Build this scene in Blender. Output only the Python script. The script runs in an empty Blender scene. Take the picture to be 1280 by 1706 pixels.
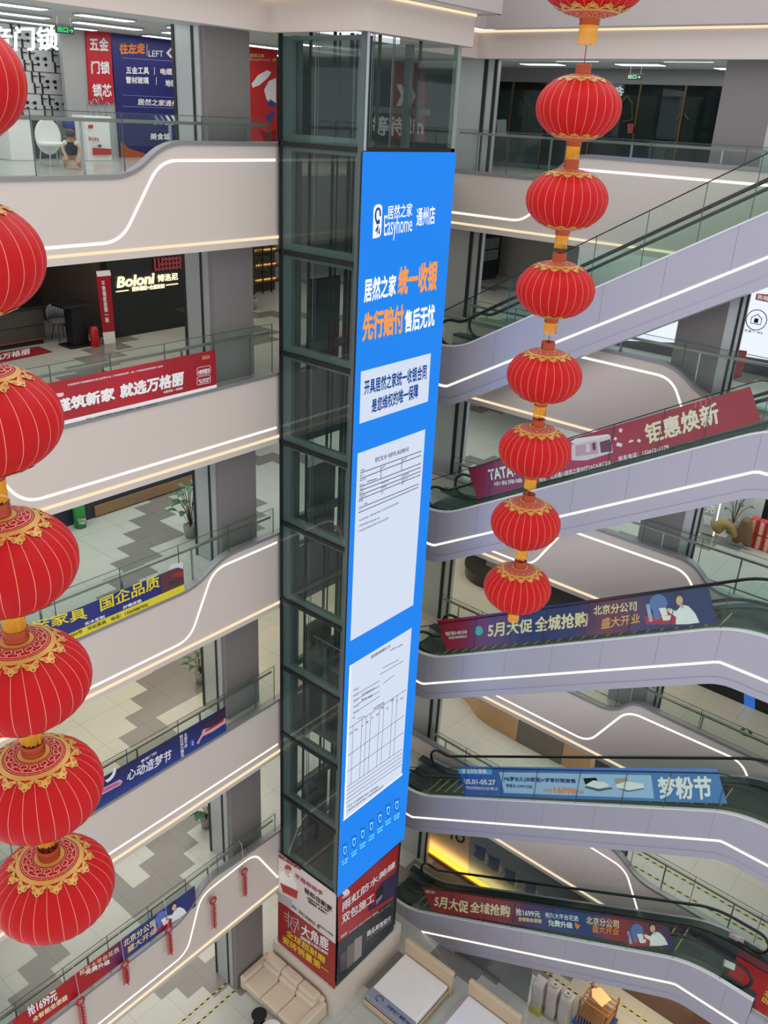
import bpy, bmesh, math, random
from mathutils import Vector, Matrix
random.seed(7)
SC = bpy.context.scene
COL = SC.collection

# ------------------------------------------------------------------ camera, world, exposure
FPX, CX, CY = 1445.0, 640.0, 853.0            # focal length in pixels of the 1280x1706 frame
ROT = Matrix(((0.64579292, -0.28960246, 0.7064573),
              (-0.76203552, -0.30200392, 0.57279621),
              (0.04746968, -0.90825329, -0.41571936)))   # image right/down/forward -> world
GROUND = -26.35                                # ground floor, measured from the eye
cd = bpy.data.cameras.new('camera')
cam = bpy.data.objects.new('camera', cd)
COL.objects.link(cam)
right, down, fwd = ROT.col[0].copy(), ROT.col[1].copy(), ROT.col[2].copy()
M = Matrix((right, -down, -fwd)).transposed()
cam.matrix_world = M.to_4x4()
cd.sensor_fit = 'VERTICAL'
cd.sensor_height = 36.0
cd.lens = 36.0 * FPX / 1706.0
cd.clip_end = 300
SC.camera = cam

W = bpy.data.worlds.new('hall_daylight')
SC.world = W
W.use_nodes = True
W.node_tree.nodes['Background'].inputs[0].default_value = (0.93, 0.95, 1.0, 1)
W.node_tree.nodes['Background'].inputs[1].default_value = 0.9
SC.view_settings.view_transform = 'Standard'
SC.view_settings.look = 'None'
SC.view_settings.gamma = 1
SC.view_settings.use_curve_mapping = False
SC.view_settings.exposure = 0.18
SC.cycles.transparent_max_bounces = 32
SC.cycles.max_bounces = 6

def area(name, loc, sx, sy, power, color=(1, 1, 1), rot=(0, 0, 0)):
    l = bpy.data.lights.new(name, 'AREA')
    l.shape = 'RECTANGLE'; l.size = sx; l.size_y = sy; l.energy = power; l.color = color
    o = bpy.data.objects.new(name, l); COL.objects.link(o)
    o.location = loc; o.rotation_euler = rot
    return o

area('skylight_lamp', (9, 5, 8.6), 18, 16, 800, (1.0, 0.98, 0.96))
FL = [-1.35, -5.8, -10.6, -15.4, -20.9, GROUND]           # storey floors, top to ground
BOT = [-2.76, -7.5, -12.25, -17.3, -22.71]                # undersides of the gallery fronts
CE = [1.55] + [b + 0.1 for b in BOT]                      # ceiling over each storey
tint = [(1, 1, 1), (1, .93, .84), (.93, 1, .97), (1, .9, .72), (1, .96, .88), (1, .95, .86)]
for i in range(6):
    area('gallery_ceiling_lamp', (12.5, 18.6, CE[i] - .06), 11, 4.5, [150, 150, 260, 260, 260, 260][i], tint[i])
    area('gallery_ceiling_lamp', (23.3, 8.5, CE[i] - .06), 4.5, 12, [130, 200, 260, 230, 260, 150][i], tint[i] if i not in (1, 2) else (.9, .97, 1))

for i in range(1, 6):
    area('lobby_fill_light', (23, 18.5, CE[i] - .06), 5, 5, 140, tint[i])  # fill lights added to brighten the dim corner floors behind the escalators
for a, b in ((-6.5, -1.75), (-11.25, -6.5), (-16.1, -11.24), (-21.56, -16.08), (-26.85, -21.46)):   # unseen fill lights added under the escalators to brighten the gallery fronts
    yh = 13.0 - (b - a) / .578
    area('escalator_fill_light', (19.35, (13.0 + yh) / 2, (a + b) / 2 - .72), 1.3, 8.5, 34, (.9, .93, 1), (-math.atan(.578), 0, 0))
area('shop_fill_light', (29.5, 14, 1.4), 4, 7, 110, (.9, 1, .98))  # fill light added to lift the interior of the glass shop
# ------------------------------------------------------------------ helpers
YG, XG, XT, YT, XE = 14.87, 20.45, 13.97, 12.376, 18.40   # gallery fronts, lift tower faces, escalator side

def ray(px, py):
    return ROT @ Vector((px - CX, py - CY, FPX))
def onX(px, py, X):
    r = ray(px, py); return r * (X / r.x)
def onY(px, py, Y):
    r = ray(px, py); return r * (Y / r.y)
def onZ(px, py, Z):
    r = ray(px, py); return r * (Z / r.z)

def srgb(c):
    if isinstance(c, str):
        c = [int(c[i:i + 2], 16) / 255 for i in (0, 2, 4)]
    return tuple(x / 12.92 if x <= .04045 else ((x + .055) / 1.055) ** 2.4 for x in c)

MATS = {}
def mat(name, col, rough=.5, metal=0.0, emit=0.0, var=.04, scale=3.0, bump=0.0, spec=.5, coat=0.0):
    if name in MATS: return MATS[name]
    m = bpy.data.materials.new(name); m.use_nodes = True
    nt = m.node_tree; N = nt.nodes; L = nt.links
    b = N['Principled BSDF']
    c = srgb(col)
    tc = N.new('ShaderNodeTexCoord'); nz = N.new('ShaderNodeTexNoise')
    nz.inputs['Scale'].default_value = scale; nz.inputs['Detail'].default_value = 3
    L.new(tc.outputs['Object'], nz.inputs['Vector'])
    mx = N.new('ShaderNodeMix'); mx.data_type = 'RGBA'
    mx.inputs[6].default_value = tuple(x * (1 - var) for x in c) + (1,)
    mx.inputs[7].default_value = tuple(min(1, x * (1 + var)) for x in c) + (1,)
    L.new(nz.outputs['Fac'], mx.inputs[0]); L.new(mx.outputs[2], b.inputs['Base Color'])
    b.inputs['Roughness'].default_value = rough; b.inputs['Metallic'].default_value = metal
    b.inputs['Specular IOR Level'].default_value = spec
    b.inputs['Coat Weight'].default_value = coat
    if emit:
        b.inputs['Emission Color'].default_value = c + (1,)
        b.inputs['Emission Strength'].default_value = emit
        if emit >= .85:
            b.inputs['Base Color'].default_value = (0, 0, 0, 1)
            for l in list(b.inputs['Base Color'].links): L.remove(l)
            b.inputs['Specular IOR Level'].default_value = .2
    if bump:
        bp = N.new('ShaderNodeBump'); bp.inputs['Strength'].default_value = bump
        L.new(nz.outputs['Fac'], bp.inputs['Height']); L.new(bp.outputs[0], b.inputs['Normal'])
    MATS[name] = m
    return m

def glassmat(name, tintc, refl=.06, opac=0.0, dirt=(.5, .6, .58)):
    if name in MATS: return MATS[name]
    m = bpy.data.materials.new(name); m.use_nodes = True
    nt = m.node_tree; N = nt.nodes; L = nt.links
    N.clear()
    out = N.new('ShaderNodeOutputMaterial'); tr = N.new('ShaderNodeBsdfTransparent')
    tr.inputs[0].default_value = srgb(tintc) + (1,)
    gl = N.new('ShaderNodeBsdfGlossy'); gl.inputs['Roughness'].default_value = .03
    gl.inputs[0].default_value = (.9, .95, .95, 1)
    lw = N.new('ShaderNodeFresnel'); lw.inputs['IOR'].default_value = 1.35
    mp = N.new('ShaderNodeMath'); mp.operation = 'MULTIPLY_ADD'
    mp.inputs[1].default_value = .8 if 'tower' in name else .42; mp.inputs[2].default_value = refl * .15
    ge = N.new('ShaderNodeNewGeometry'); fb = N.new('ShaderNodeMath'); fb.operation = 'SUBTRACT'; fb.inputs[0].default_value = 1
    L.new(ge.outputs['Backfacing'], fb.inputs[1]); ff = N.new('ShaderNodeMath'); ff.operation = 'MULTIPLY'
    L.new(lw.outputs[0], ff.inputs[0]); L.new(fb.outputs[0], ff.inputs[1]); L.new(ff.outputs[0], mp.inputs[0])
    m1 = N.new('ShaderNodeMixShader'); L.new(mp.outputs[0], m1.inputs[0])
    L.new(tr.outputs[0], m1.inputs[1]); L.new(gl.outputs[0], m1.inputs[2])
    df = N.new('ShaderNodeBsdfDiffuse'); df.inputs[0].default_value = srgb(dirt) + (1,)
    nz = N.new('ShaderNodeTexNoise'); nz.inputs['Scale'].default_value = 1.5
    mm = N.new('ShaderNodeMath'); mm.operation = 'MULTIPLY'; mm.inputs[1].default_value = opac * 2
    L.new(nz.outputs['Fac'], mm.inputs[0])
    m2 = N.new('ShaderNodeMixShader'); L.new(mm.outputs[0], m2.inputs[0])
    L.new(m1.outputs[0], m2.inputs[1]); L.new(df.outputs[0], m2.inputs[2])
    L.new(m2.outputs[0], out.inputs[0])
    MATS[name] = m
    return m

def rampmat(name, axis, stops, rough=.35, emit=0.0):
    """printed colour gradient across the sheet (generated coordinates)"""
    if name in MATS: return MATS[name]
    m = mat(name, stops[0][1], rough)
    nt = m.node_tree; N = nt.nodes; L = nt.links; b = N['Principled BSDF']
    tc = N.new('ShaderNodeTexCoord'); sp = N.new('ShaderNodeSeparateXYZ'); cr = N.new('ShaderNodeValToRGB')
    L.new(tc.outputs['Generated'], sp.inputs[0]); L.new(sp.outputs[axis], cr.inputs[0])
    els = cr.color_ramp.elements
    while len(els) < len(stops): els.new(.5)
    for e, (p, c) in zip(els, stops):
        e.position = p; e.color = srgb(c) + (1,)
    L.new(cr.outputs[0], b.inputs['Base Color'])
    return m

def stripemat(name, c1, c2, per, vec):
    """diagonal two-colour tape"""
    if name in MATS: return MATS[name]
    m = mat(name, c1, .5)
    nt = m.node_tree; N = nt.nodes; L = nt.links; b = N['Principled BSDF']
    tc = N.new('ShaderNodeTexCoord'); dt = N.new('ShaderNodeVectorMath'); dt.operation = 'DOT_PRODUCT'
    dt.inputs[1].default_value = vec
    L.new(tc.outputs['Object'], dt.inputs[0])
    a = N.new('ShaderNodeMath'); a.operation = 'DIVIDE'; a.inputs[1].default_value = per; L.new(dt.outputs['Value'], a.inputs[0])
    f = N.new('ShaderNodeMath'); f.operation = 'FRACT'; L.new(a.outputs[0], f.inputs[0])
    g = N.new('ShaderNodeMath'); g.operation = 'GREATER_THAN'; g.inputs[1].default_value = .5; L.new(f.outputs[0], g.inputs[0])
    mx = N.new('ShaderNodeMix'); mx.data_type = 'RGBA'; L.new(g.outputs[0], mx.inputs[0])
    mx.inputs[6].default_value = srgb(c1) + (1,); mx.inputs[7].default_value = srgb(c2) + (1,)
    L.new(mx.outputs[2], b.inputs['Base Color'])
    return m

BASE = {}
def tag(o, label=None, cat=None, group=None, kind=None):
    if label: o['label'] = label
    if cat: o['category'] = cat
    if group: o['group'] = group
    if kind: o['kind'] = kind
    return o
def root(name, base, label, cat, group=None, rz=0):
    o = bpy.data.objects.new(name, None); o.empty_display_size = .2
    COL.objects.link(o); o.location = base; o.rotation_euler = (0, 0, rz)
    BASE[o.name] = Vector(base)
    return tag(o, label, cat, group)
def absbase(o):
    return BASE.get(o.name, Vector((0, 0, 0)))

class MB:
    def __init__(s): s.v = []; s.f = []; s.m = []; s.mi = 0
    def add(s, vs, fs):
        n = len(s.v); s.v += [Vector(v) for v in vs]
        for f in fs: s.f.append(tuple(n + i for i in f)); s.m.append(s.mi)
        return s
    def box(s, a, b):
        x0, x1 = sorted((a[0], b[0])); y0, y1 = sorted((a[1], b[1])); z0, z1 = sorted((a[2], b[2]))
        return s.add([(x0, y0, z0), (x1, y0, z0), (x1, y1, z0), (x0, y1, z0), (x0, y0, z1), (x1, y0, z1), (x1, y1, z1), (x0, y1, z1)],
                     [(0, 3, 2, 1), (4, 5, 6, 7), (0, 1, 5, 4), (1, 2, 6, 5), (2, 3, 7, 6), (3, 0, 4, 7)])
    def bbox(s, a, b, r=.03, seg=2):
        """box with rounded edges"""
        bm = bmesh.new(); bmesh.ops.create_cube(bm, size=1)
        sz = [abs(b[i] - a[i]) for i in range(3)]; c = [(a[i] + b[i]) / 2 for i in range(3)]
        for v in bm.verts: v.co = Vector((v.co.x * sz[0] + c[0], v.co.y * sz[1] + c[1], v.co.z * sz[2] + c[2]))
        bmesh.ops.bevel(bm, geom=bm.edges[:], offset=min(r, min(sz) * .45), segments=seg, affect='EDGES', profile=.5)
        bm.verts.index_update()
        s.add([v.co.copy() for v in bm.verts], [tuple(v.index for v in f.verts) for f in bm.faces]); bm.free()
        return s
    def prism(s, pts, n):
        """polygon (3-D points) pushed along vector n"""
        n = Vector(n); k = len(pts); P = [Vector(p) for p in pts]
        return s.add(P + [p + n for p in P], [tuple(range(k)), tuple(range(2 * k - 1, k - 1, -1))] +
                     [(i, (i + 1) % k, k + (i + 1) % k, k + i)[::-1] for i in range(k)])
    def strip(s, A, B, n):
        """solid ribbon between two polylines, thickness vector n"""
        n = Vector(n); k = len(A)
        for i in range(k - 1):
            s.prism([A[i], A[i + 1], B[i + 1], B[i]], n)
        return s
    def tube(s, path, r, n=8, closed=False):
        P = [Vector(p) for p in path]; k = len(P); base = len(s.v)
        up = Vector((0, 0, 1)); rings = []
        pa = None
        for i in range(k):
            a = P[(i - 1) % k] if (closed or i) else P[0]; b = P[(i + 1) % k] if (closed or i < k - 1) else P[-1]
            d = (b - a).normalized()
            if pa is None:
                ref = up if abs(d.z) < .9 else Vector((1, 0, 0)); x = d.cross(ref).normalized()
            else:
                x = (pa - d * pa.dot(d)); x = x.normalized() if x.length > 1e-6 else d.cross(up).normalized()
            pa = x; y = d.cross(x)
            rr = r[i] if isinstance(r, (list, tuple)) else r
            rings.append([P[i] + (x * math.cos(t) + y * math.sin(t)) * rr for t in (2 * math.pi * j / n for j in range(n))])
        vs = [v for rg in rings for v in rg]; fs = []
        for i in range(k if closed else k - 1):
            for j in range(n):
                a = i * n + j; b_ = i * n + (j + 1) % n; c = ((i + 1) % k) * n
                fs.append((a, b_, c + (j + 1) % n, c + j))
        if not closed: fs += [tuple(range(n))[::-1], tuple((k - 1) * n + j for j in range(n))]
        return s.add(vs, fs)
    def lathe(s, prof, c=(0, 0, 0), n=32, cap=False):
        c = Vector(c); vs = []; fs = []
        for (r, z) in prof:
            for j in range(n):
                t = 2 * math.pi * j / n; vs.append(c + Vector((r * math.cos(t), r * math.sin(t), z)))
        for i in range(len(prof) - 1):
            for j in range(n):
                a = i * n + j; b = i * n + (j + 1) % n
                fs.append((a, b, b + n, a + n))
        if cap: fs += [tuple(range(n))[::-1], tuple((len(prof) - 1) * n + j for j in range(n))]
        return s.add(vs, fs)
    def build(s, name, mats, parent=None, smooth=False, bevel=0):
        if not isinstance(mats, (list, tuple)): mats = [mats]
        if parent is None:
            if s.v:
                lo = Vector((min(v[i] for v in s.v) for i in range(3))); hi = Vector((max(v[i] for v in s.v) for i in range(3)))
                base = Vector(((lo.x + hi.x) / 2, (lo.y + hi.y) / 2, lo.z))
            else: base = Vector((0, 0, 0))
        else: base = absbase(parent)
        me = bpy.data.meshes.new(name)
        me.from_pydata([tuple(v - base) for v in s.v], [], s.f)
        for m in mats: me.materials.append(m)
        me.polygons.foreach_set('material_index', s.m)
        if smooth: me.polygons.foreach_set('use_smooth', [True] * len(me.polygons))
        me.update()
        bm = bmesh.new(); bm.from_mesh(me); bmesh.ops.recalc_face_normals(bm, faces=bm.faces[:]); bm.to_mesh(me); bm.free()
        o = bpy.data.objects.new(name, me); COL.objects.link(o)
        if parent is None: o.location = base; BASE[o.name] = base
        else:
            o.parent = parent; BASE[o.name] = base
        if bevel:
            md = o.modifiers.new('bevel', 'BEVEL'); md.width = bevel; md.segments = 2; md.limit_method = 'ANGLE'
        return o

def struct(mb, name, m, parent=None, **k):
    o = mb.build(name, m, parent, **k)
    if parent is None: o['kind'] = 'structure'
    return o

def rounded(pts, rad, seg=6):
    """2-D polyline with its inner corners rounded; rad is a number or a list per point"""
    out = [pts[0]]
    for i in range(1, len(pts) - 1):
        p = Vector(pts[i]); a = Vector(pts[i - 1]); b = Vector(pts[i + 1]); r = rad[i] if isinstance(rad, (list, tuple)) else rad
        da = (a - p); db = (b - p); r = min(r, da.length * .48, db.length * .48)
        s = p + da.normalized() * r; e = p + db.normalized() * r
        for k in range(seg + 1):
            t = k / seg; out.append(tuple(s * (1 - t) ** 2 + p * 2 * t * (1 - t) + e * t * t))
    out.append(pts[-1]); return out

class Panel:
    """flat sheet: origin, unit right, unit up, unit normal towards the viewer"""
    def __init__(s, O, U, V, N):
        s.O, s.U, s.V, s.N = Vector(O), Vector(U), Vector(V), Vector(N)
    def px(s, p):
        r = ray(*p); t = s.O.dot(s.N) / r.dot(s.N); d = r * t - s.O
        return (d.dot(s.U), d.dot(s.V))
    def at(s, u, v, d=0): return s.O + s.U * u + s.V * v + s.N * d
def PY(Y): return Panel((0, Y, 0), (1, 0, 0), (0, 0, 1), (0, -1, 0))
def PX(X): return Panel((X, 0, 0), (0, -1, 0), (0, 0, 1), (-1, 0, 0))
def PZ(Z): return Panel((0, 0, Z), (1, 0, 0), (0, 1, 0), (0, 0, 1))
c30, s30 = math.cos(math.atan(.578)), math.sin(math.atan(.578))
def PE(X): return Panel((X, 0, 0), (0, -c30, s30), (0, s30, c30), (-1, 0, 0))

def sheet(pn, quv, name, m, parent=None, d=0, th=.01):
    mb = MB(); mb.prism([pn.at(u, v, d) for u, v in quv], -pn.N * th)
    return mb.build(name, m, parent)
def quad_px(pn, ps): return [pn.px(p) for p in ps]
def rect(u0, v0, u1, v1): return [(u0, v0), (u1, v0), (u1, v1), (u0, v1)]

TC = bpy.data.curves.new('lettering', 'FONT')
TO = bpy.data.objects.new('lettering_maker', TC); COL.objects.link(TO)
def text(pn, s, quv, m, parent, d=.012, bold=.0, ext=0.0, name='lettering', italic=0.0, mirror=False, label=None):
    """writing fitted in quad BL,BR,TR,TL of panel coordinates"""
    TC.body = s; TC.offset = 0; TC.extrude = 0; TC.size = 1; TC.resolution_u = 3; TC.shear = italic
    TC.align_x = 'CENTER' if '\n' in s else 'LEFT'; TC.space_line = 1.0
    bpy.context.view_layer.update()
    dg = bpy.context.evaluated_depsgraph_get()
    me = bpy.data.meshes.new_from_object(TO.evaluated_get(dg))
    if not me.vertices: return None
    xs = [v.co.x for v in me.vertices]; ys = [v.co.y for v in me.vertices]
    x0, x1, y0, y1 = min(xs), max(xs), min(ys), max(ys)
    if y1 - y0 < .25 * max(1e-3, 1): y0, y1 = y0 - .35, y1 + .35
    base = absbase(parent)
    A, B, Cc, D = quv
    mb = MB(); vs = []
    sh = [(0, 0)] if bold <= 0 else [(0, 0), (bold, 0), (-bold, 0), (0, bold), (0, -bold), (bold * .7, bold * .7), (-bold * .7, -bold * .7), (bold * .7, -bold * .7), (-bold * .7, bold * .7)]
    x0 -= bold; x1 += bold; y0 -= bold; y1 += bold
    nv = len(me.vertices)
    for kk, (sx, sy) in enumerate(sh):
      for v in me.vertices:
        vx, vy = v.co.x + sx, v.co.y + sy
        a = (vx - x0) / (x1 - x0 or 1); b = (vy - y0) / (y1 - y0)
        if mirror: a = 1 - a
        u = (A[0] * (1 - a) + B[0] * a) * (1 - b) + (D[0] * (1 - a) + Cc[0] * a) * b
        w = (A[1] * (1 - a) + B[1] * a) * (1 - b) + (D[1] * (1 - a) + Cc[1] * a) * b
        vs.append(pn.at(u, w, d + kk * .0001))
    fs = [tuple(i + kk * nv for i in p.vertices) for kk in range(len(sh)) for p in me.polygons]
    n2 = bpy.data.meshes.new(name)
    n2.from_pydata([tuple(v - base) for v in vs], [], fs)
    n2.materials.append(m)
    bpy.data.meshes.remove(me)
    o = bpy.data.objects.new(name, n2); COL.objects.link(o); o.parent = parent; BASE[o.name] = base
    if ext:
        md = o.modifiers.new('depth', 'SOLIDIFY'); md.thickness = ext; md.offset = 0
    if label: o['label'] = label
    return o
def tpx(pn, s, ps, m, parent, **k): return text(pn, s, quad_px(pn, ps), m, parent, **k)
def zz(x0, y0, sc): return lambda *ps: [(x0 + p[0] / sc, y0 + p[1] / sc) for p in ps]

def copy_tree(o, parent=None):
    c = o.copy(); COL.objects.link(c); BASE[c.name] = BASE.get(o.name, Vector())
    if parent is not None: c.parent = parent
    for ch in list(o.children): copy_tree(ch, c)
    return c

# ------------------------------------------------------------------ materials
M_fas = mat('painted_gallery_front', 'd3c6bc', .55, var=.02, scale=.6)
M_fas2 = mat('painted_escalator_cladding', 'aeabb8', .3, var=.02, scale=.6, metal=.15)
M_kerb = mat('grey_kerb_metal', '8e8b8c', .4, metal=.3)
M_led = mat('warm_white_light_line', 'fff6e0', emit=1.5)
M_cove = mat('cove_glow', 'f8e2bc', emit=.95)
M_ceil = mat('ceiling_white', 'c9cccb', .7)
M_slabs = mat('slab_paint', 'b9b6b4', .7)
M_col = mat('column_grey', '7d7775', .45, var=.03)
M_silver = mat('brushed_silver', 'b4b8b8', .35, metal=.4)
M_joint = mat('black_joint', '16181a', .5)
M_glass = glassmat('clear_green_glass', 'f8fcfa', .04, .012, 'b8c8c2')
M_glassE = glassmat('escalator_glass', 'f7fcf9', .04, .012, 'a8c0b6')
M_tglass = glassmat('tower_glass', 'e9f0ee', .1, .05, '6d7f7c')
M_rail = mat('brushed_rail', '8c857c', .35, metal=.7)
M_black = mat('black_rubber', '121416', .35)
M_dark = mat('dark_interior', '1d1f25', .6)
M_steel = mat('stainless_steel', 'a8adb0', .3, metal=.9)
M_tsteel = mat('tower_steel', '5f6b6b', .4, metal=.3)
M_tlight = mat('tower_light_steel', '808c89', .45, metal=.3)
M_skirt = mat('dark_green_skirt', '24332d', .35)
M_white = mat('white_print', 'f2f0ee', .4)
M_red = mat('banner_red', 'b01220', .35)
M_wht_e = mat('lit_white_letters', 'f4fbff', emit=1.3)
M_warm_e = mat('lit_warm_letters', 'fff0bd', emit=1.3)
M_yel = mat('banner_yellow', 'e0cf2a', .4)
M_gold = mat('gold_print', 'f2d79a', .4)
M_orange = mat('orange_print', 'ff8a3c', .4)
M_navy = mat('navy_print', '1a2268', .4)
M_blk = mat('black_print', '17181c', .4)

def tilemat(name, c1, c2):
    m = mat(name, c1, .2, var=.02)
    nt = m.node_tree; N = nt.nodes; L = nt.links; b = N['Principled BSDF']
    geo = N.new('ShaderNodeNewGeometry')
    br = N.new('ShaderNodeTexBrick'); br.offset = 0; br.inputs['Scale'].default_value = 1
    br.inputs['Brick Width'].default_value = 1.2; br.inputs['Row Height'].default_value = 1.2
    br.inputs['Mortar Size'].default_value = .006
    br.inputs['Color1'].default_value = srgb(c1) + (1,); br.inputs['Color2'].default_value = srgb(c2) + (1,)
    br.inputs['Mortar'].default_value = tuple(x * .6 for x in srgb(c1)) + (1,)
    L.new(geo.outputs['Position'], br.inputs['Vector']); L.new(br.outputs['Color'], b.inputs['Base Color'])
    return m
M_tile = tilemat('pale_floor_tile', 'b8b8ae', 'b3b4ab')
M_tiled = tilemat('grey_floor_tile', '7f7c76', '7b7873')

# ------------------------------------------------------------------ floors, ceilings
def darkcells(i):
    S = set()
    if i == 4:
        for j, (a, b) in {2: (10, 12.4), 1: (10, 11.8), 0: (10, 11.2), -1: (9.4, 10.6)}.items():
            S |= {(round((x / 10 - 11.2) / .6), j) for x in range(int(a * 10), int(b * 10) - 1, 6)}
        return S
    return S
def isdark(i, x, y):
    gx, gy = math.floor((x - 11.2) / .6 + 1e-6), math.floor((y - 16.2) / .6 + 1e-6)
    if x > 17:      # right-hand galleries
        if i == 5: return (gx + gy) % 9 in (0, 1, 2)
        return (gx + gy) % 14 in (3, 4) and i in (1, 2)
    s = gx - gy
    if i == 0: return False
    if i == 1: return s % 9 in (5, 6) and gy >= 2
    if i == 2: return -3 < s < 0 or (s == 0 and gy in (2,)) or s % 12 == 5 and gy < 3
    if i == 3:
        if (gx, gy) == (0, 0) or (gx, gy) == (3, 1): return False
        return -3 < s < 1 or s == 1 and gy > 0
    if i == 4:
        if gx == -9 and gy == 0: return False
        return (-3 < s < 1 and gy < 4) or (-11 < s < -6 and gy < 3 and s > -9) or gx == -3
    return (gx + gy) % 9 in (0, 1, 2)

def floor_mesh(i, X0, X1, Y0, Y1, zb):
    z = FL[i]; mb = MB(); st = .6
    ox, oy = 11.2, 16.2
    def cuts(a, b, o):
        k = math.ceil((a - o) / st + 1e-6); c = [a]
        while o + k * st < b - 1e-6: c.append(o + k * st); k += 1
        return c + [b]
    xs, ys = cuts(X0, X1, ox), cuts(Y0, Y1, oy)
    for a, b in zip(xs, xs[1:]):
        for c, d in zip(ys, ys[1:]):
            mb.mi = 1 if isdark(i, (a + b) / 2, (c + d) / 2) else 0
            mb.add([(a, c, z), (b, c, z), (b, d, z), (a, d, z)], [(0, 1, 2, 3)])
    mb.mi = 0
    if zb is not None:
        mb.add([(X0, Y0, z), (X1, Y0, z), (X1, Y1, z), (X0, Y1, z), (X0, Y0, zb), (X1, Y0, zb), (X1, Y1, zb), (X0, Y1, zb)],
               [(0, 4, 5, 1), (1, 5, 6, 2), (2, 6, 7, 3), (3, 7, 4, 0), (4, 7, 6, 5)])
    me_o = struct(mb, 'floor', [M_tile, M_tiled])
    return me_o
for i in range(5):
    floor_mesh(i, 1.0, 46 if i == 0 else 32, YG + .12, 33 if i == 0 else 26, BOT[i] + .12)
    floor_mesh(i, XG + .12, 46 if i == 0 else 32, -4, YG + .12, BOT[i] + .12)
    if i:
        mb = MB(); mb.box((17.25, 13.9, FL[i]), (XG + .1, YG + .12, FL[i] - .45)); struct(mb, 'floor', M_tile)
floor_mesh(5, 1, 32, -4, 26, GROUND - .3)
for i in range(6):
    mb = MB(); z = CE[i]
    X1 = 46 if i == 0 else 32
    mb.box((1, YG + .3, z), (X1, 33 if i == 0 else 26, z + .02)); mb.box((XG + .3, -4, z), (X1, YG + .3, z + .02))
    struct(mb, 'ceiling', M_ceil)
# back walls
for i in range(1, 6):
    mb = MB(); mb.box((1, 25.6, FL[i]), (32, 25.8, CE[i])); struct(mb, 'wall_back', mat('back_wall', '9a9792', .7))
    mb = MB(); mb.box((31.6, -4, FL[i]), (31.8, 25.6, CE[i])); struct(mb, 'wall_right', mat('back_wall', '9a9792', .7))
mb = MB(); mb.box((1, 32.6, FL[0]), (46, 32.8, CE[0])); struct(mb, 'wall_back', mat('back_wall_upper', 'a5a5a2', .7))
mb = MB(); mb.box((45.6, -4, FL[0]), (45.8, 32.6, CE[0])); struct(mb, 'wall_right', mat('back_wall_upper', 'a5a5a2', .7))

# ------------------------------------------------------------------ gallery fronts
KL = [-1.27, -5.75, -10.53, -15.3, -20.85]
def step(x0, x1, za, zb):      # S-shaped step of the kerb between two heights
    return [(x0, za), (x1, zb)]
left_top = [
    [(2, KL[0]), (10.30, KL[0]), (11.10, -.67), (14.6, -.67)],
    [(2, KL[1] - .05), (14.6, KL[1])],
    [(2, KL[2]), (11.30, KL[2]), (12.15, -10.02), (14.6, -10.02)],
    [(2, KL[3] - .05), (14.6, KL[3])],
    [(2, -20.88), (10.30, -20.88), (11.25, -20.1), (12.0, -20.2), (14.6, -20.28)],
]
left_led = [
    [(2, -2.45), (9.95, -2.44), (10.95, -1.0), (13.97, -1.0)],
    [(2, -6.1), (6.7, -6.1), (7.35, -7.11), (13.97, -7.11)],
    [(2, -11.9), (11.05, -11.9), (11.85, -10.28), (13.97, -10.27)],
    [(2, -16.86), (13.97, -16.88)],
    [(2, -22.3), (10.35, -22.28), (10.95, -20.52), (13.0, -20.45), (13.95, -22.2)],
]
right_top = [   # (y, z), y falling towards the viewer
    [(17, -1.27), (11.85, -1.27), (11.25, -.66), (0, -.67)],
    [(17, -5.17), (7.75, -5.17), (6.95, -5.78), (0, -5.78)],
    [(17, -10.03), (6.3, -10.03), (5.75, -10.6), (0, -10.6)],
    [(17, -15.47), (7.65, -15.46), (7.05, -14.8), (6.4, -14.82), (0, -14.85)],
    [(17, -20.2), (6.7, -20.2), (5.85, -20.85), (0, -20.85)],
]
right_led = [
    [(15, -2.34), (12.4, -2.34), (11.3, -.98), (0, -.98)],
    [(10.4, -5.48), (7.75, -5.5), (7.3, -6.3), (7.0, -7.0), (0, -7.05)],
    [(15, -11.92), (10.9, -11.9), (9.95, -10.36), (6.4, -10.35), (5.8, -11.4), (0, -11.9)],
    [(15, -16.88), (8.2, -16.88), (7.2, -15.2), (3.9, -15.12), (3.2, -16.5), (0, -16.9)],
    [(7.75, -20.63), (6.3, -20.7), (5.5, -22.3), (0, -22.3)],
]
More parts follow.
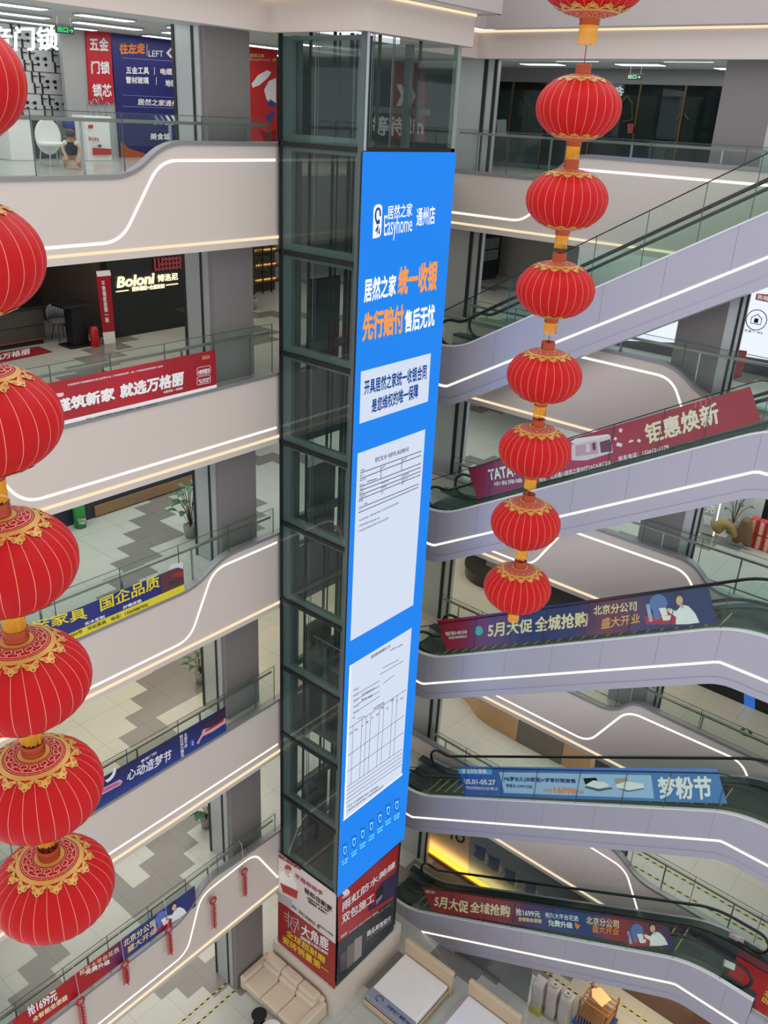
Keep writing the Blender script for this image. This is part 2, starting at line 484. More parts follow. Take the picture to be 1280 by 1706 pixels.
def front(i, axis, top, led, name):
    z0 = BOT[i]
    pt = rounded(top, .45)
    if axis == 'L': f = lambda a, z, d: Vector((a, YG - d, z)); n = Vector((0, 1, 0))
    else: f = lambda a, z, d: Vector((XG - d, a, z)); n = Vector((1, 0, 0))
    mb = MB()
    mb.strip([f(a, z, 0) for a, z in pt], [f(a, z0, 0) for a, z in pt], n * .12)
    w = struct(mb, name, M_fas)
    k = MB(); k.strip([f(a, z + .03, .03) for a, z in pt], [f(a, z - .05, .03) for a, z in pt], n * .2)
    k.build('kerb_trim', M_kerb, w)
    lp = rounded(led, .4, 8)
    l = MB(); A = []; B = []
    for j, (a, z) in enumerate(lp):
        p = Vector(lp[max(0, j - 1)]); q = Vector(lp[min(len(lp) - 1, j + 1)]); t = (q - p).normalized(); nn = Vector((-t.y, t.x)) * .026
        A.append(f(a + nn.x, z + nn.y, .008)); B.append(f(a - nn.x, z - nn.y, .008))
    l.strip(A, B, n * .012); l.build('light_line', M_led, w)
    a0, a1 = pt[0][0], pt[-1][0]
    b = MB()
    for za, zb, d in ((z0, z0 + .13, .05),):
        b.prism([f(a0, za, d), f(a1, za, d), f(a1, zb, d), f(a0, zb, d)], n * .1)
    b.build('lower_ledge', M_fas, w)
    c = MB(); c.prism([f(a0, z0 + .135, .045), f(a1, z0 + .135, .045), f(a1, z0 + .185, .02), f(a0, z0 + .185, .02)], n * .03)
    c.build('cove_light', M_cove, w)
    # underside lining
    nn = n * .13; u = MB(); u.prism([f(a0, z0 + .01, 0) + nn, f(a1, z0 + .01, 0) + nn, f(a1, z0 + .03, 0) + nn, f(a0, z0 + .03, 0) + nn], n * 1.1)
    u.build('soffit', M_ceil, w)
    return w
for i in range(5):
    front(i, 'L', left_top[i], left_led[i], 'wall_left')
    front(i, 'R', right_top[i], right_led[i], 'wall_right')

# upper storey fronts that wrap round the lift tower
def band(name, pts, z0, z1, mlist, th=.3):
    """vertical band following a plan polyline"""
    mb = MB()
    for (a, b) in zip(pts, pts[1:]):
        mb.add([(a[0], a[1], z0), (b[0], b[1], z0), (b[0], b[1], z1), (a[0], a[1], z1)], [(0, 1, 2, 3)])
    return mb
P1 = [(2, YG, 0), (XT - .15, YG, 0), (XT - .15, YT - .1, 0), (17.35, YT - .1, 0), (17.35, 14.3, 0), (XG, 14.3, 0), (XG, -4, 0)]
P2 = [(2, YG - .35, 0), (13.45, YG - .35, 0), (XT - .55, YG - .9, 0), (XT - .55, YT - .6, 0), (17.6, YT - .6, 0), (17.6, 13.9, 0), (XG - .3, 13.9, 0), (XG - .3, -4, 0)]
def offs(P, d):     # thick band: inner copy pushed to +x/+y
    return [(x + d, y + d) for x, y, _ in P]
def wrap(P, z0, z1, name, m, d=.12):
    mb = MB(); Q = offs(P, d)
    for a, b, c, e in zip(P, P[1:], Q, Q[1:]):
        mb.add([(a[0], a[1], z0), (b[0], b[1], z0), (e[0], e[1], z0), (c[0], c[1], z0),
                (a[0], a[1], z1), (b[0], b[1], z1), (e[0], e[1], z1), (c[0], c[1], z1)],
               [(0, 1, 5, 4), (1, 2, 6, 5), (2, 3, 7, 6), (3, 0, 4, 7), (4, 5, 6, 7), (3, 2, 1, 0)])
    return struct(mb, name, m)
w1 = wrap(P1, 1.42, 2.02, 'wall_left', M_fas)
w2 = wrap(P2, 2.05, 3.6, 'wall_left', mat('upper_front_paint', 'b3aaa6', .6, var=.02), .12)
def soffit(P, Q, z, name, m):
    mb = MB()
    for a, b, c, e in zip(P, P[1:], Q, Q[1:]):
        mb.prism([(a[0], a[1], z), (b[0], b[1], z), (e[0], e[1], z), (c[0], c[1], z)], (0, 0, .03))
    return mb
sl = MB()
for (a, b) in zip(P1, P1[1:]):
    v = Vector((b[0] - a[0], b[1] - a[1], 0)).normalized(); n = Vector((v.y, -v.x, 0)) * .02
    sl.prism([Vector((a[0], a[1], 1.99)) + n, Vector((b[0], b[1], 1.99)) + n, Vector((b[0], b[1], 2.04)) + n, Vector((a[0], a[1], 2.04)) + n], n * 1.2)
sl.build('cove_light', M_cove, w1)
mb = MB(); mb.box((2, YG + .13, 1.43), (XT - .02, YG + 1, 1.5)); mb.box((XG + .13, -4, 1.43), (XG + 1, 14.42, 1.5)); mb.box((XT - .02, YT + .03, 1.43), (17.34, YT + .3, 1.46))
mb.box((17.48, 14.43, 1.43), (XG + 1, 15.9, 1.5)); mb.build('soffit', M_ceil, w1)
mb = MB(); mb.box((2, YG - .22, 2.06), (XT - .5, YG + .3, 2.09)); mb.box((XT - .42, YT - .47, 2.06), (17.59, YT + 2.5, 2.09)); mb.box((XG - .17, -4, 2.06), (XG + .3, 13.9, 2.09))
mb.build('soffit', M_ceil, w2)

# ------------------------------------------------------------------ columns
for i in range(6):
    z0, z1 = FL[i], CE[i]
    mb = MB(); mb.box((12.5, 15.3, z0), (13.66, 16.3, z1)); c = struct(mb, 'column', M_col)
    s = MB(); s.box((12.46, 15.45, z0), (12.5, 16.3, z1)); s.build('silver_cladding', M_silver, c)
    j = MB(); j.box((12.44, 15.62, z0), (12.47, 15.68, z1)); j.box((12.44, 16.22, z0), (12.47, 16.3, z1))
    j.build('black_joints', M_joint, c)
    mb = MB(); mb.box((20.9, 6.9, z0), (21.15, 8.04, z1)); c = struct(mb, 'column', M_col)
    s = MB(); s.box((20.9, 6.5, z0), (21.02, 6.9, z1)); s.build('silver_cladding', M_silver, c)
    j = MB(); j.box((20.87, 6.62, z0), (20.91, 6.67, z1)); j.box((20.87, 6.48, z0), (20.91, 6.53, z1)); j.build('black_joints', M_joint, c)
    mb = MB(); mb.box((20.95, 14.0, z0), (21.12, 15.3, z1)); c = struct(mb, 'column', M_silver)
    j = MB(); j.box((20.9, 14.30, z0), (20.95, 14.38, z1)); j.box((20.9, 13.98, z0), (20.95, 14.06, z1)); j.build('black_joints', M_joint, c)

# ------------------------------------------------------------------ glass balustrades
def balustrade(i, axis, runs, name_label, ztop, rail=True):
    """runs: list of (a0, a1, z_bottom, pane length)"""
    if axis == 'L': f = lambda a, z, d: Vector((a, YG + .06 + d, z))
    else: f = lambda a, z, d: Vector((XG + .06 + d, a, z))
    a0 = runs[0][0]; a1 = runs[-1][1]
    r = root('glass_balustrade', f((a0 + a1) / 2, FL[i], .05), name_label, 'balustrade', 'glass balustrades along the galleries')
    for (s, e, zb, L) in runs:
        n = max(1, round(abs(e - s) / L)); st = (e - s) / n
        for k in range(n):
            p, q = s + k * st, s + (k + 1) * st
            g = .006 * (1 if st > 0 else -1)
            mb = MB(); A, B = f(p + g, zb, 0), f(q - g, ztop, .012); mb.box(A, B)
            mb.build('glass_pane', M_glass, r)
            jb = MB(); jb.box(f(q - .008, zb, -.002), f(q + .008, ztop, .014))
            jb.box(f(p, ztop, -.002), f(q, ztop + .012, .014)); jb.build('pane_edge', mat('glass_edge_green', '3a4f49', .3), r)
    if rail:
        mb = MB(); zr = FL[i] + 1.02
        mb.box(f(a0, zr - .03, .10), f(a1, zr + .03, .17)); mb.build('handrail', M_rail, r)
        n = max(1, int(abs(a1 - a0) / 2.1)); 
        for k in range(n + 1):
            a = a0 + (a1 - a0) * (k + .3) / (n + .6)
            mb = MB(); mb.box(f(a - .02, FL[i] - .02, .11), f(a + .02, zr, .15)); mb.build('post', M_steel, r)
    return r
where = ['top gallery', 'second gallery down', 'third gallery down', 'fourth gallery down', 'lowest gallery']
ZT = [-.2, -4.56, -9.3, -14.15, -19.55]
balustrade(0, 'L', [(3.0, 10.2, KL[0] - .02, 1.8), (10.2, 13.9, -.75, 1.85)], 'clear glass balustrade of the top gallery in front of the door lock shop', ZT[0])
balustrade(1, 'L', [(3.0, 12.15, KL[1], 1.36), (12.15, 13.9, KL[1], 1.8)], 'glass balustrade above the long red kitchen banner, near the lit black sign wall', ZT[1])
balustrade(2, 'L', [(3.0, 10.9, KL[2], 1.45), (10.9, 13.9, KL[2], 1.3)], 'glass balustrade carrying the blue and yellow furniture banner', ZT[2])
balustrade(3, 'L', [(3.0, 12.1, KL[3], 1.4), (12.1, 13.9, KL[3], 1.8)], 'glass balustrade carrying the navy banner with a pink sofa', ZT[3])
balustrade(4, 'L', [(3.0, 10.5, -20.88, 1.35), (10.5, 13.9, -20.75, 1.2)], 'glass balustrade of the gallery from which firecracker strings hang', ZT[4])
balustrade(0, 'R', [(14.8, 11.5, KL[0], 1.6), (11.5, 0.5, -.75, 2.1)], 'glass balustrade in front of the dark glass shop on the top storey', -.25)
balustrade(1, 'R', [(14.0, 7.6, -5.2, 1.6), (7.6, 0.5, KL[1], 2.1)], 'glass balustrade beside the grey column with white lit panels behind', -4.6)
balustrade(2, 'R', [(14.0, 6.2, -10.05, 1.6), (6.2, 0.5, KL[2] - .05, 2.1)], 'glass balustrade below the white shop sign and woven baskets', -9.35)
balustrade(3, 'R', [(14.0, 7.6, -15.5, 1.6), (7.6, 0.5, -15.3, 2.1)], 'glass balustrade behind the blue mattress festival escalator banner', -14.15)
balustrade(4, 'R', [(14.0, 6.2, -20.9, 1.6), (6.2, 0.5, -20.9, 2.1)], 'glass balustrade with a post rail and yellow black floor tape behind', -19.6)

# ------------------------------------------------------------------ lift tower
RG = [1.42, -.66, -2.9, -5.21, -7.45, -9.65, -11.91, -14.12, -16.4, -18.74, -21.16]
tower = root('glass_lift_tower', (15.5, 13.6, GROUND), 'tall glass lift tower with dark steel frame standing at the inner corner', 'lift tower')
X1T, Y1T = 17.1, 14.75
for k in range(10):
    zt, zb = RG[k], RG[k + 1]
    g = MB(); g.box((XT + .02, YT + .12, zb + .06), (XT + .035, Y1T - .06, zt - .06)); g.build('glass_pane', M_tglass, tower)
    if k == 0:
        g = MB(); g.box((XT + .14, YT + .02, zb + .06), (X1T - .1, YT + .035, zt - .06)); g.build('glass_pane', M_tglass, tower)
    g = MB(); g.box((XT, YT, zb - .05), (XT + .08, Y1T, zb + .05)); g.box((XT, YT, zb - .05), (X1T, YT + .08, zb + .05)); g.build('transom', M_joint, tower)
    f = MB()          # lighter steel frame seen just behind each pane
    f.box((XT + .08, YT + .12, zb + .05), (XT + .2, YT + .24, zt - .05)); f.box((XT + .08, Y1T - .3, zb + .05), (XT + .2, Y1T - .02, zt - .05))
    f.box((XT + .08, YT + .24, zb + .05), (XT + .2, Y1T - .3, zb + .2)); f.box((XT + .08, YT + .24, zt - .13), (XT + .2, Y1T - .3, zt - .05))
    f.build('inner_frame', M_tlight, tower)
c = MB(); c.box((XT - .01, YT - .01, RG[-1]), (XT + .13, YT + .1, RG[0])); c.build('corner_post', M_tsteel, tower)
c = MB(); c.tube([(XT + .06, YT - .02, -.66), (XT + .06, YT - .02, 1.42)], .035); c.build('corner_tube', M_steel, tower)
c = MB(); c.box((XT, Y1T - .04, RG[-1]), (XT + .08, Y1T + .02, RG[0])); c.build('edge_post', M_joint, tower)
c = MB(); c.box((X1T - .12, YT, RG[-1]), (X1T, YT + .12, RG[0])); c.build('edge_post', mat('tower_right_post', '9aa19c', .4, metal=.3), tower)
c = MB(); c.box((X1T - .04, YT + .12, RG[-1]), (X1T, Y1T, -.66)); c.build('side_cladding', M_tsteel, tower)
c = MB()
for x, y, wd in ((14.75, 13.9, .05), (14.9, 13.9, .03), (15.05, 13.7, .06), (15.2, 13.7, .03), (15.35, 13.75, .08), (15.6, 13.7, .1), (15.8, 13.6, .04), (14.35, 14.2, .05), (15.0, 12.9, .05), (16.2, 12.8, .05)):
    c.box((x - wd / 2, y - wd / 2, GROUND + 1), (x + wd / 2, y + wd / 2, 1.5))
c.build('guide_rails', mat('dark_rail', '1c2226', .4, metal=.4), tower)
c = MB()
for x, y in ((14.6, 14.3), (14.68, 14.3), (15.12, 13.2), (15.18, 13.2), (15.9, 13.3), (15.95, 13.3)):
    c.tube([(x, y, GROUND + 1), (x, y, 1.5)], .012, 5)
c.build('hoist_ropes', M_steel, tower)
c = MB()
for k in range(1, 11):
    zb = RG[k]
    c.box((14.3, 14.55, zb - .1), (16.9, 14.68, zb + .1)); c.box((16.4, YT + .3, zb + .7), (16.5, 14.6, zb + .82))
c.box((14.28, 14.5, RG[-1]), (14.42, 14.68, 1.4)); c.box((16.1, 14.5, RG[-1]), (16.24, 14.68, 1.4)); c.box((16.36, 13.2, RG[-1]), (16.5, 13.34, 1.4))
c.build('rear_frame', mat('rear_frame_steel', '6a7676', .5, metal=.3), tower)
for i in range(1, 6):     # opaque lobby side with the doors of each storey
    z = FL[i]
    c = MB(); c.box((14.95, Y1T - .02, z), (16.0, Y1T + .04, z + 2.2)); c.build('landing_door', mat('landing_door_dark', '3c4446', .35, metal=.5), tower)
    if i:
        c = MB(); c.box((14.5, Y1T - .01, z - 1.7), (X1T, Y1T + .05, z)); c.build('spandrel_panel', mat('spandrel_grey', 'a3a5a3', .5), tower)
c = MB(); c.box((16.72, YT + .3, GROUND), (16.8, Y1T, -.7)); c.build('shaft_panel', mat('shaft_wall', '6a7a7c', .6), tower)
car = root('lift_car', (15.6, 13.6, -16.3), 'dark lift car with machinery seen low inside the glass tower', 'lift car')
c = MB(); c.bbox((14.75, 13.0, -16.2), (16.3, 14.4, -13.9), .04); c.build('cabin', mat('car_dark', '15171b', .4, metal=.3), car)
c = MB(); c.box((14.6, 12.95, -16.35), (16.4, 14.45, -16.2)); c.box((14.6, 12.95, -13.9), (16.4, 14.45, -13.75)); c.box((14.62, 13.6, -16.2), (14.7, 13.75, -13.3)); c.build('car_frame', M_tsteel, car)
c = MB()
for k in range(5): c.tube([(14.72, 13.2 + .22 * k, -13.74), (14.72, 13.2 + .22 * k, -13.2)], .02, 6)
c.tube([(14.72, 13.1, -13.2), (14.72, 14.2, -13.2)], .025, 6); c.build('roof_guard', M_steel, car)
# plinth
c = MB(); c.box((XT - .1, YT - .1, GROUND), (X1T + .15, Y1T + .3, -25.1)); c.build('plinth', mat('plinth_beige', 'd6cabb', .5), tower)
c = MB(); c.box((XT + .06, YT + .06, -25.1), (X1T, Y1T, -21.16)); c.build('base_core', M_dark, tower)

# ---- screen
SP = Panel((XT - .03, YT - .07, 0), (1, 0, 0), (0, 0, 1), (0, -1, 0))
def shade_screen(name, c, e=.88): return mat(name, c, emit=e)
M_sb = shade_screen('screen_blue', '1c86f2'); M_sw = shade_screen('screen_white', 'd6e0f4'); M_sww = shade_screen('screen_bright_white', 'ffffff')
M_so = shade_screen('screen_orange', 'ffa040'); M_sdb = mat('screen_dark_blue', '0a4690', emit=.88); M_stext = mat('screen_grey_text', '4a5163', emit=.88); M_st = shade_screen('screen_teal', '7fe3ff')
M_st2 = shade_screen('screen_icon_blue', '1569d8')
screen = root('advertising_screen', (15.5, YT - .05, -21.05), 'tall bright blue screen with white documents covering the face of the lift tower', 'screen')
c = MB(); c.box((XT - .03, YT - .068, -21.08), (X1T - .02, YT - .055, -.68)); c.build('display', M_sb, screen)
c = MB(); c.box((XT - .03, YT - .054, -21.08), (X1T - .02, YT - .005, -.68)); c.build('housing', M_dark, screen)  # opaque backing added to keep the display's glow out of the tower
z1 = zz(590, 250, 3.63); z2 = zz(560, 700, 4.488); z3 = zz(550, 1030, 3.63)
def spoly(ps, m, d=.002, name='graphic'):
    return sheet(SP, quad_px(SP, ps), name, m, screen, d=d, th=.0015)
def stext(s, ps, m, b=.0, d=.006, **k): return tpx(SP, s, ps, m, screen, d=d, bold=b, **k)
q = quad_px(SP, z1((115, 535), (163, 525), (172, 325), (119, 332)))
lg = MB(); rr = rounded([((q[0][0] + q[3][0]) / 2, q[0][1])] + [q[0], q[1], q[2], q[3]] + [((q[0][0] + q[3][0]) / 2, q[0][1])], .12)
lg.prism([SP.at(u, v, .003) for u, v in rr[:-1]], -SP.N * .002); lg.build('logo_plate', M_sww, screen)
ex = lambda a, b: tuple((q[0][i] * (1 - a) + q[1][i] * a) * (1 - b) + (q[3][i] * (1 - a) + q[2][i] * a) * b for i in (0, 1))
lg = MB()
def srib(pts, w, mb):
    A = []; B = []
    for j, p in enumerate(pts):
        a = Vector(pts[max(0, j - 1)]); b = Vector(pts[min(len(pts) - 1, j + 1)]); t = (b - a).normalized(); n = Vector((-t.y, t.x)) * w / 2
        p = Vector(p); A.append(SP.at(p.x + n.x, p.y + n.y, .006)); B.append(SP.at(p.x - n.x, p.y - n.y, .006))
    mb.strip(A, B, (0, .0015, 0))
e_curve = [ex(.5 + .28 * math.cos(t) * (1 if True else 0), .68 + .2 * math.sin(t)) for t in [i * .3 - .2 for i in range(20)]]
srib(e_curve + [ex(.35, .42), ex(.75, .45)], .05, lg)
srib([ex(.3, .2), ex(.55, .38), ex(.5, .12), ex(.8, .3), ex(.72, .1)], .05, lg)
lg.build('logo_mark', M_sdb, screen)
stext('居然之家', z1((200, 422), (350, 400), (353, 318), (203, 335)), M_sww, .012)
stext('Easyhome', z1((180, 560), (350, 520), (352, 395), (182, 395)), M_sww, .0)
stext('通州店', z1((375, 462), (487, 448), (490, 335), (378, 350)), M_sww, .015)
stext('居然之家', z1((58, 925), (250, 880), (257, 748), (63, 775)), M_sww, .03)
stext('统一收银', z1((262, 880), (497, 850), (508, 663), (270, 705)), M_so, .035)
stext('先行赔付', z1((48, 1160), (297, 1105), (302, 928), (54, 988)), M_so, .035)
stext('售后无忧', z1((303, 1108), (485, 1063), (490, 928), (308, 968)), M_sww, .03)
spoly(z1((33, 1655), (447, 1520), (465, 1228), (42, 1340)), M_sw)
stext('开具居然之家统一收银合同', z1((60, 1483), (436, 1385), (440, 1292), (62, 1392)), M_sdb, .03)
stext('是您维权的唯一保障', z1((104, 1592), (386, 1500), (389, 1408), (107, 1508)), M_sdb, .03)
spoly(z2((108, 1652), (577, 1382), (668, 68), (162, 250)), M_sw)
stext('居然之家_统一收银专用_商品销售合同', z2((290, 320), (541, 232), (543, 198), (291, 280)), M_stext, .02)
ln = MB()
def sl_(a, b, w=.022):
    pa, pb = SP.px(a), SP.px(b); srib([pa, pb], w, ln)
for (a, b) in [((180, 396), (640, 230)), ((178, 438), (637, 262)), ((176, 500), (635, 322)), ((176, 528), (634, 352)), ((174, 562), (632, 382)), ((172, 594), (630, 408)),
               ((170, 660), (618, 476)), ((168, 692), (616, 500)), ((335, 350), (335, 440)), ((492, 290), (490, 378)), ((230, 460), (305, 436))]:
    sl_(z2(a)[0], z2(b)[0])
ln.build('ruled_lines', M_stext, screen)
for s, a, b in [('合同编号', (180, 385), (215, 372)), ('客户', (178, 425), (205, 413)), ('商品名称', (176, 460), (222, 440)), ('甲方', (176, 497), (208, 480)), ('地址', (176, 528), (205, 512)), ('电话', (174, 555), (205, 540)),
                ('送货时间', (172, 588), (222, 562)), ('数量', (170, 615), (200, 600)), ('一、付款', (168, 650), (235, 622)), ('二', (166, 690), (185, 680)),
                ('收款方式', (336, 365), (368, 345)), ('规格型号', (495, 312), (528, 285)), ('金额合计大写', (336, 480), (392, 455)), ('销售单价', (336, 515), (380, 495)), ('优惠', (336, 555), (350, 540)),
                ('收货地址电话', (490, 430), (545, 398)), ('联系方式', (490, 460), (532, 435)), ('备注', (490, 488), (508, 470)),
                ('1.本合同须经统一收银加盖印章后方可生效并享受先行赔付服务', (168, 762), (468, 620)), ('2.请妥善保管本合同及收银小票', (168, 800), (322, 735)), ('3.如有疑问请拨打服务台电话咨询办理', (168, 840), (390, 735))]:
    (ax, ay), (bx, by) = a, b
    stext(s, z2((ax, ay), (bx, by + 4), (bx, by - 12), (ax, ay - 16)), M_stext, .01)
spoly(z3((82, 1222), (432, 945), (494, 58), (118, 288)), M_sw)
spoly(z3((78, 1228), (436, 948), (440, 936), (82, 1216)), M_sww, .004); spoly(z3((82, 1222), (94, 1212), (128, 282), (118, 288)), M_sww, .004); 
stext('居然之家通州店商品销售合同（三方）', z3((247, 246), (364, 176), (364, 156), (247, 226)), M_stext, .03)
ln = MB()
P3 = lambda a, b: ((a[0], a[1]), (b[0], b[1]))
for (a, b) in [((113, 665), (460, 430)), ((106, 832), (446, 588)), ((103, 930), (444, 690)), ((100, 1022), (436, 790)), ((98, 1045), (434, 815)), ((96, 1070), (433, 838)), ((94, 1095), (432, 862)), ((92, 1120), (430, 885)),
               ((165, 455), (300, 378)), ((165, 488), (300, 408)), ((165, 520), (300, 440)), ((165, 560), (300, 470)), ((165, 610), (210, 590)), ((320, 300), (415, 250)), ((300, 340), (443, 258)), ((320, 395), (390, 342))]:
    sl_(z3(a)[0], z3(b)[0], .018)
for k in range(12):
    t = (k + 1) / 13; x0 = 113 + 347 * t; y0 = 665 - 235 * t; x1 = 100 + 336 * t; y1 = 1022 - 232 * t
    if k in (0, 2, 3, 4, 6, 7, 9, 10): sl_(z3((x0, y0))[0], z3((x1, y1))[0], .014)
ln.build('ruled_lines', M_stext, screen)
for s, a, b in [('买方姓名', (140, 445), (170, 425)), ('联系电话', (140, 478), (170, 458)), ('送货地址', (140, 510), (170, 490)), ('安装日期', (140, 545), (172, 525)), ('预约时间', (140, 580), (172, 560)), ('备注', (138, 610), (150, 600)),
                ('北京市通州区居然之家', (190, 470), (270, 425)), ('建材馆三层商铺', (190, 500), (255, 470)), ('商品品牌规格明细', (262, 555), (326, 512)), ('合同号 XH0000', (365, 200), (440, 160)),
                ('1 本合同一式三联商家顾客市场各执一联请妥善保管', (100, 1150), (290, 1020)), ('2 商品验收合格后签字确认三包服务按国家规定执行', (100, 1175), (325, 1015)),
                ('品名', (116, 705), (135, 692)), ('型号', (148, 684), (168, 672)), ('单位', (188, 660), (200, 650)), ('规格', (214, 640), (232, 626)), ('产地', (250, 612), (262, 602)), ('单价', (278, 594), (296, 580)), ('数量', (308, 550), (322, 540)), ('折扣', (340, 552), (352, 545)), ('金额', (366, 506), (384, 494)), ('小计', (398, 508), (412, 498)), ('合计', (424, 494), (446, 482))]:
    (ax, ay), (bx, by) = a, b
    stext(s, z3((ax, ay), (bx, by + 3), (bx, by - 10), (ax, ay - 13)), M_stext, .02)
for k, (x, y) in enumerate([(90, 1408), (145, 1358), (197, 1310), (250, 1262), (302, 1215), (352, 1168), (404, 1135)]):
    g = MB(); pts = [(-15, -38), (15, -52), (15, 12), (0, 42), (-15, 24)]
    g.prism([SP.at(*SP.px(z3((x + a, y + b))[0]), .003) for a, b in pts], -SP.N * .0015); g.mi = 1
    for s_ in (0,):
        g.prism([SP.at(*SP.px(z3((x + a * .62, y + b * .6 - 2))[0]), .006) for a, b in pts], -SP.N * .0015)
    g.mi = 0
    g.prism([SP.at(*SP.px(z3((x + a * .38, y + b * .38 - 2))[0]), .009) for a, b in pts], -SP.N * .0015)
    g.build('shield_icon', [M_st2, M_st], screen)
    t1 = ['统一收银', '先行赔付', '送货安装', '一个月无理由退换货', '绿色环保', '明码实价', '售后服务'][k]
    stext(t1, z3((x - 18, y + 72), (x + 18, y + 48), (x + 18, y + 36), (x - 18, y + 60)), M_st, .03)
    stext('服务承诺', z3((x - 16, y + 88), (x + 14, y + 68), (x + 14, y + 56), (x - 16, y + 76)), M_st, .03)

# ---- posters round the foot of the tower
def poster(name, pn, ps, m, label, cat='poster', d=0.0, th=.02, parent=None, group=None):
    qv = quad_px(pn, ps); b = pn.at(*qv[0], 0)
    r = root(name, b, label, cat, group)
    sheet(pn, qv, 'printed_sheet', m, r, d=d, th=th)
    return r
LP = Panel((XT - .03, 0, 0), (0, -1, 0), (0, 0, 1), (-1, 0, 0))
RP = Panel((0, YT - .05, 0), (1, 0, 0), (0, 0, 1), (0, -1, 0))
zl = zz(450, 1400, 5.577)
M_pinkw = rampmat('poster_pale', 2, [(0, 'd9cfcb'), (1, 'e3d3ce')]); M_bred = mat('poster_red', '9c1f22', .3); M_bred2 = mat('poster_red_bright', 'b3242a', .3); M_bblk = mat('poster_black', '262b33', .3)
def art(pn, parent, polys, mats, d=.004, name='printed_picture'):
    g = MB()
    for mi, pts in polys:
        g.mi = mi; g.prism([pn.at(*pn.px(p), d) for p in pts], -pn.N * .002); d += .0006
    return g.build(name, mats, parent)
M_skin = mat('printed_skin', 'e0b59a', .4); M_hair = mat('printed_hair', '2a2322', .4); M_grey = mat('printed_grey', '8d8f96', .4); M_dkr = mat('printed_dark_red', '8f1d22', .4)
def circ(x, y, rx, ry=None, n=16, rot=0):
    ry = ry or rx
    return [(x + rx * math.cos(t) * math.cos(rot) - ry * math.sin(t) * math.sin(rot), y + rx * math.cos(t) * math.sin(rot) + ry * math.sin(t) * math.cos(rot)) for t in (2 * math.pi * k / n for k in range(n))]
pw = poster('wall_poster', LP, zl((75, 552), (605, 962), (612, 508), (75, 112)), M_pinkw, 'pale poster with a worker in a cap above the red tile poster')
tpx(LP, '不用你动手', zl((230, 345), (492, 520), (494, 478), (232, 300)), M_dkr, pw, bold=.02)
tpx(LP, '轻松住新家', zl((320, 480), (578, 668), (580, 620), (322, 432)), M_blk, pw, bold=.03)
tpx(LP, '雨虹维修服务', zl((80, 160), (290, 285), (292, 245), (82, 118)), M_dkr, pw, bold=.03)
tpx(LP, '·家庭防水维修 ·厨卫翻新', zl((345, 540), (550, 672), (552, 655), (347, 515)), M_blk, pw, bold=.02)
tpx(LP, '·墙面刷新 ·美缝施工', zl((350, 570), (530, 695), (532, 672), (352, 545)), M_blk, pw, bold=.02)
tpx(LP, '地址：居然之家通州店一层', zl((205, 620), (460, 830), (462, 795), (207, 590)), M_blk, pw, bold=.01)
tpx(LP, '服务热线 010-4006866', zl((445, 790), (588, 895), (590, 870), (447, 770)), M_blk, pw, bold=.01)
art(LP, pw, [(1, zl((100, 300), (160, 260), (215, 330), (250, 430), (235, 540), (110, 470), (80, 400))), (3, zl((90, 390), (260, 470), (250, 545), (120, 480))),
             (2, zl(*circ(165, 275, 30, 42))), (3, zl((135, 250), (150, 225), (185, 235), (202, 262), (195, 280), (140, 262))), (0, zl((148, 318), (190, 330), (178, 345))),
             (0, zl((75, 480), (210, 560), (200, 640), (75, 560)))], [mat('printed_grey_light', 'b9b2b0', .4), M_white, M_skin, mat('printed_red', 'b33a35', .4)])
pr = poster('wall_poster', LP, zl((72, 985), (600, 1395), (605, 964), (75, 554)), M_bred, 'red tile shop poster with big yellow characters at the tower foot')
tpx(LP, '大角鹿', zl((290, 875), (545, 1030), (548, 915), (296, 765)), M_white, pr, bold=.02)
tpx(LP, '超耐磨大理石瓷砖', zl((285, 910), (540, 1068), (542, 1040), (287, 880)), M_white, pr, bold=.02)
M_yy = mat('poster_yellow', 'ecc32a', .4)
tpx(LP, '全球超耐磨', zl((150, 882), (515, 1150), (518, 1082), (156, 818)), M_yy, pr, bold=.02)
tpx(LP, '瓷砖销量第一', zl((116, 942), (545, 1258), (550, 1186), (120, 872)), M_yy, pr, bold=.02)
tpx(LP, '全国统一服务热线 体验店地址居然之家二层', zl((200, 1080), (540, 1335), (541, 1320), (201, 1065)), M_gold, pr, bold=.01)
g = MB()
for ln_ in [((172, 660), (172, 810)), ((130, 670), (205, 720)), ((130, 700), (170, 725)), ((140, 735), (170, 755)), ((205, 720), (262, 735)), ((262, 735), (225, 860)), ((225, 860), (188, 790)), ((205, 720), (188, 790)), ((262, 735), (265, 835)), ((215, 745), (245, 770)), ((200, 760), (235, 800))]:
    a, b = [Vector(LP.px(p)) for p in zl(*ln_)]; t = (b - a).normalized(); n = Vector((-t.y, t.x)) * .012
    g.prism([LP.at(*(a + n), .006), LP.at(*(b + n), .006), LP.at(*(b - n), .006), LP.at(*(a - n), .006)], -LP.N * .002)
g.build('deer_line_emblem', mat('printed_silver', 'c9cdd0', .4), pr)
p3 = poster('wall_poster', RP, zl((635, 948), (1150, 535), (1200, 35), (632, 522)), M_bred2, 'red waterproofing poster just under the blue screen')
tpx(RP, '雨虹防水美缝', zl((665, 670), (1160, 245), (1165, 180), (668, 578)), M_white, p3, bold=.025)
tpx(RP, '双包施工', zl((662, 785), (965, 565), (968, 480), (665, 690)), M_white, p3, bold=.025)
tpx(RP, '防水涂料·美缝剂·瓷砖胶·堵漏宝', zl((735, 862), (1000, 668), (1001, 650), (736, 845)), M_white, p3, bold=.01)
tpx(RP, '服务热线', zl((655, 912), (712, 870), (712, 842), (655, 885)), M_white, p3, bold=.02)
